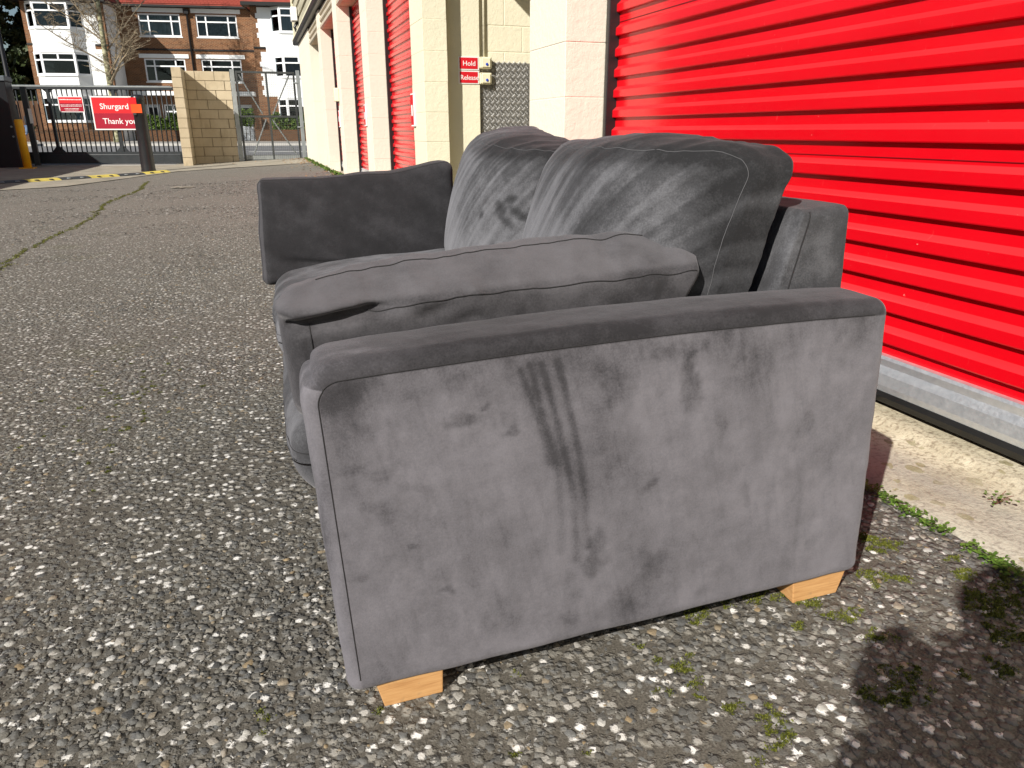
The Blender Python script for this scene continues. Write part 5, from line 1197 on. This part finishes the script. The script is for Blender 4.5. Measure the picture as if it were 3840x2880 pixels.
def hand(parent, c, fdir, pdir, k=1.0, side_=1, mat=None):
    """palm with four bent fingers and a thumb; fdir along the fingers, pdir out of the palm"""
    f = Vector(fdir).normalized(); p = Vector(pdir); p = (p-f*p.dot(f)).normalized(); s_ = f.cross(p)*side_; c = Vector(c); b = MB()
    b.path([tuple(c-f*.035*k), tuple(c), tuple(c+f*.035*k)], [.024*k, .036*k, .033*k], 8)
    for i, L in enumerate((.066, .075, .070, .054)):
        q = c+f*.035*k+s_*((i-1.5)*.019*k); b.path([tuple(q), tuple(q+f*L*.45*k+p*.006*k), tuple(q+f*L*.75*k+p*.026*k), tuple(q+f*L*.8*k+p*.045*k)], [.0095*k, .009*k, .0085*k, .007*k], 6)
    q = c-f*.01*k-s_*.034*k; b.path([tuple(q), tuple(q-s_*.022*k+f*.02*k+p*.01*k), tuple(q-s_*.02*k+f*.05*k+p*.022*k)], [.012*k, .011*k, .008*k], 6)
    return b.build('hand', mat or M_SKIN, parent, smooth=True)
# pedestrian on the far pavement
wp = HM @ Vector((-11.5, -7.0, -.62)); wk = empty('person', wp); tag(wk, 'person in dark jacket, jeans and pale cap walking along the far pavement', 'person')
Wd_ = lambda f, s_, z: tuple(wp+EH*f+AH*s_+Vector((0, 0, z)))
J = dict(pel=(Wd_(0, 0, .95), (.15, .12)), belly=(Wd_(.02, 0, 1.12), (.15, .12)), chest=(Wd_(.05, 0, 1.34), (.18, .13)), neck=(Wd_(.08, 0, 1.50), .065), hd=(Wd_(.10, 0, 1.60), .07),
    sh1=(Wd_(.05, .17, 1.42), .075), el1=(Wd_(-.10, .22, 1.16), .055), wr1=(Wd_(.06, .22, .96), .04), sh2=(Wd_(.05, -.17, 1.42), .075), el2=(Wd_(.10, -.22, 1.14), .055), wr2=(Wd_(.30, -.20, 1.02), .04))
skin_body('jacket', J, [('pel', 'belly'), ('belly', 'chest'), ('chest', 'neck'), ('neck', 'hd'), ('chest', 'sh1'), ('sh1', 'el1'), ('el1', 'wr1'), ('chest', 'sh2'), ('sh2', 'el2'), ('el2', 'wr2')], M_JACK, wk)
J = dict(pel=(Wd_(0, 0, .94), (.14, .11)), h1=(Wd_(0, .09, .88), .10), k1=(Wd_(.20, .09, .50), .068), a1=(Wd_(.24, .09, .11), .05), h2=(Wd_(0, -.09, .88), .10), k2=(Wd_(-.06, -.09, .50), .068), a2=(Wd_(-.40, -.09, .26), .05))
skin_body('jeans', J, [('pel', 'h1'), ('h1', 'k1'), ('k1', 'a1'), ('pel', 'h2'), ('h2', 'k2'), ('k2', 'a2')], M_JEAN, wk)
for (f0_, s0, z0, tilt) in ((.24, .09, .05, 0), (-.42, -.09, .20, .10)):
    b = MB(); b.path([Wd_(f0_-.08, s0, z0+.01+tilt), Wd_(f0_, s0, z0+.02+tilt*.5), Wd_(f0_+.18, s0, z0-.01-tilt*.3)], [.045, .055, .03], 8); b.build('shoe', M_SHOE, wk, smooth=True)
head(wk, Wd_(.12, 0, 1.66), EH, .235, M_HAIR, M_CAP); hand(wk, Wd_(.09, .22, .90), (0, 0, -1), -AH, 1); hand(wk, Wd_(.36, -.20, 1.02), EH, AH, 1)
# photographer, kneeling behind the camera (out of the picture, casts the shadow at the lower right)
ph = empty('person', (-.05, -.45, -.86)); tag(ph, 'photographer kneeling behind the camera whose shadow falls on the asphalt', 'person')
J = dict(pel=((-.15, -.42, -.47), .165), belly=((-.125, -.345, -.28), .17), chest=((-.115, -.262, -.04), .175), neck=((-.09, -.25, .13), .07), hd=((-.07, -.245, .20), .07),
    sh1=((-.175, -.175, .06), .08), el1=((-.09, -.088, -.22), .060), wr1=((-.078, -.032, -.075), .042), sh2=((-.02, -.385, .06), .09), el2=((.13, -.24, -.16), .062), wr2=((.10, -.09, -.055), .040))
skin_body('jacket', J, [('pel', 'belly'), ('belly', 'chest'), ('chest', 'neck'), ('neck', 'hd'), ('chest', 'sh1'), ('sh1', 'el1'), ('el1', 'wr1'), ('chest', 'sh2'), ('sh2', 'el2'), ('el2', 'wr2')], M_JACK, ph)
J = dict(pel=((-.15, -.43, -.48), (.16, .13)), h1=((-.24, -.42, -.51), .105), k1=((-.22, -.14, -.46), .075), a1=((-.21, -.20, -.80), .05), h2=((-.06, -.44, -.51), .105), k2=((-.0, -.30, -.78), .075), a2=((-.02, -.70, -.80), .05))
skin_body('jeans', J, [('pel', 'h1'), ('h1', 'k1'), ('k1', 'a1'), ('pel', 'h2'), ('h2', 'k2'), ('k2', 'a2')], M_JEAN, ph)
for q in (((-.21, -.26, -.82), (-.21, -.16, -.82), (-.21, -.02, -.84)), ((-.02, -.78, -.74), (-.02, -.74, -.80), (-.02, -.66, -.84))):
    b = MB(); b.path(q, [.045, .055, .03], 8); b.build('shoe', M_SHOE, ph, smooth=True)
head(ph, (-.062, -.242, .262), (.3, .95, 0), .235, M_HAIR); hand(ph, (-.078, -.028, -.015), (.12, .10, 1), (1, .1, 0), 1, 1); hand(ph, (.085, -.060, -.02), (-.2, .1, 1), (-1, .1, 0), 1, -1)
pc = empty('phone', (0, -.02, -.05)); tag(pc, 'phone held upright at the camera position by the photographer', 'phone')
b = MB(); b.box(-.074, .074, -.006, .002, -.040, .036); pcase = b.build('body', M_BLACK, None, bevel=.003); pcase.parent = pc; pcase.matrix_parent_inverse = pc.matrix_basis.inverted(); pcase.matrix_basis = Matrix.Translation((-.004, -.020, -.004)) @ Matrix.Rotation(-YAW, 4, 'Z') @ Matrix.Rotation(-PITCH, 4, 'X')
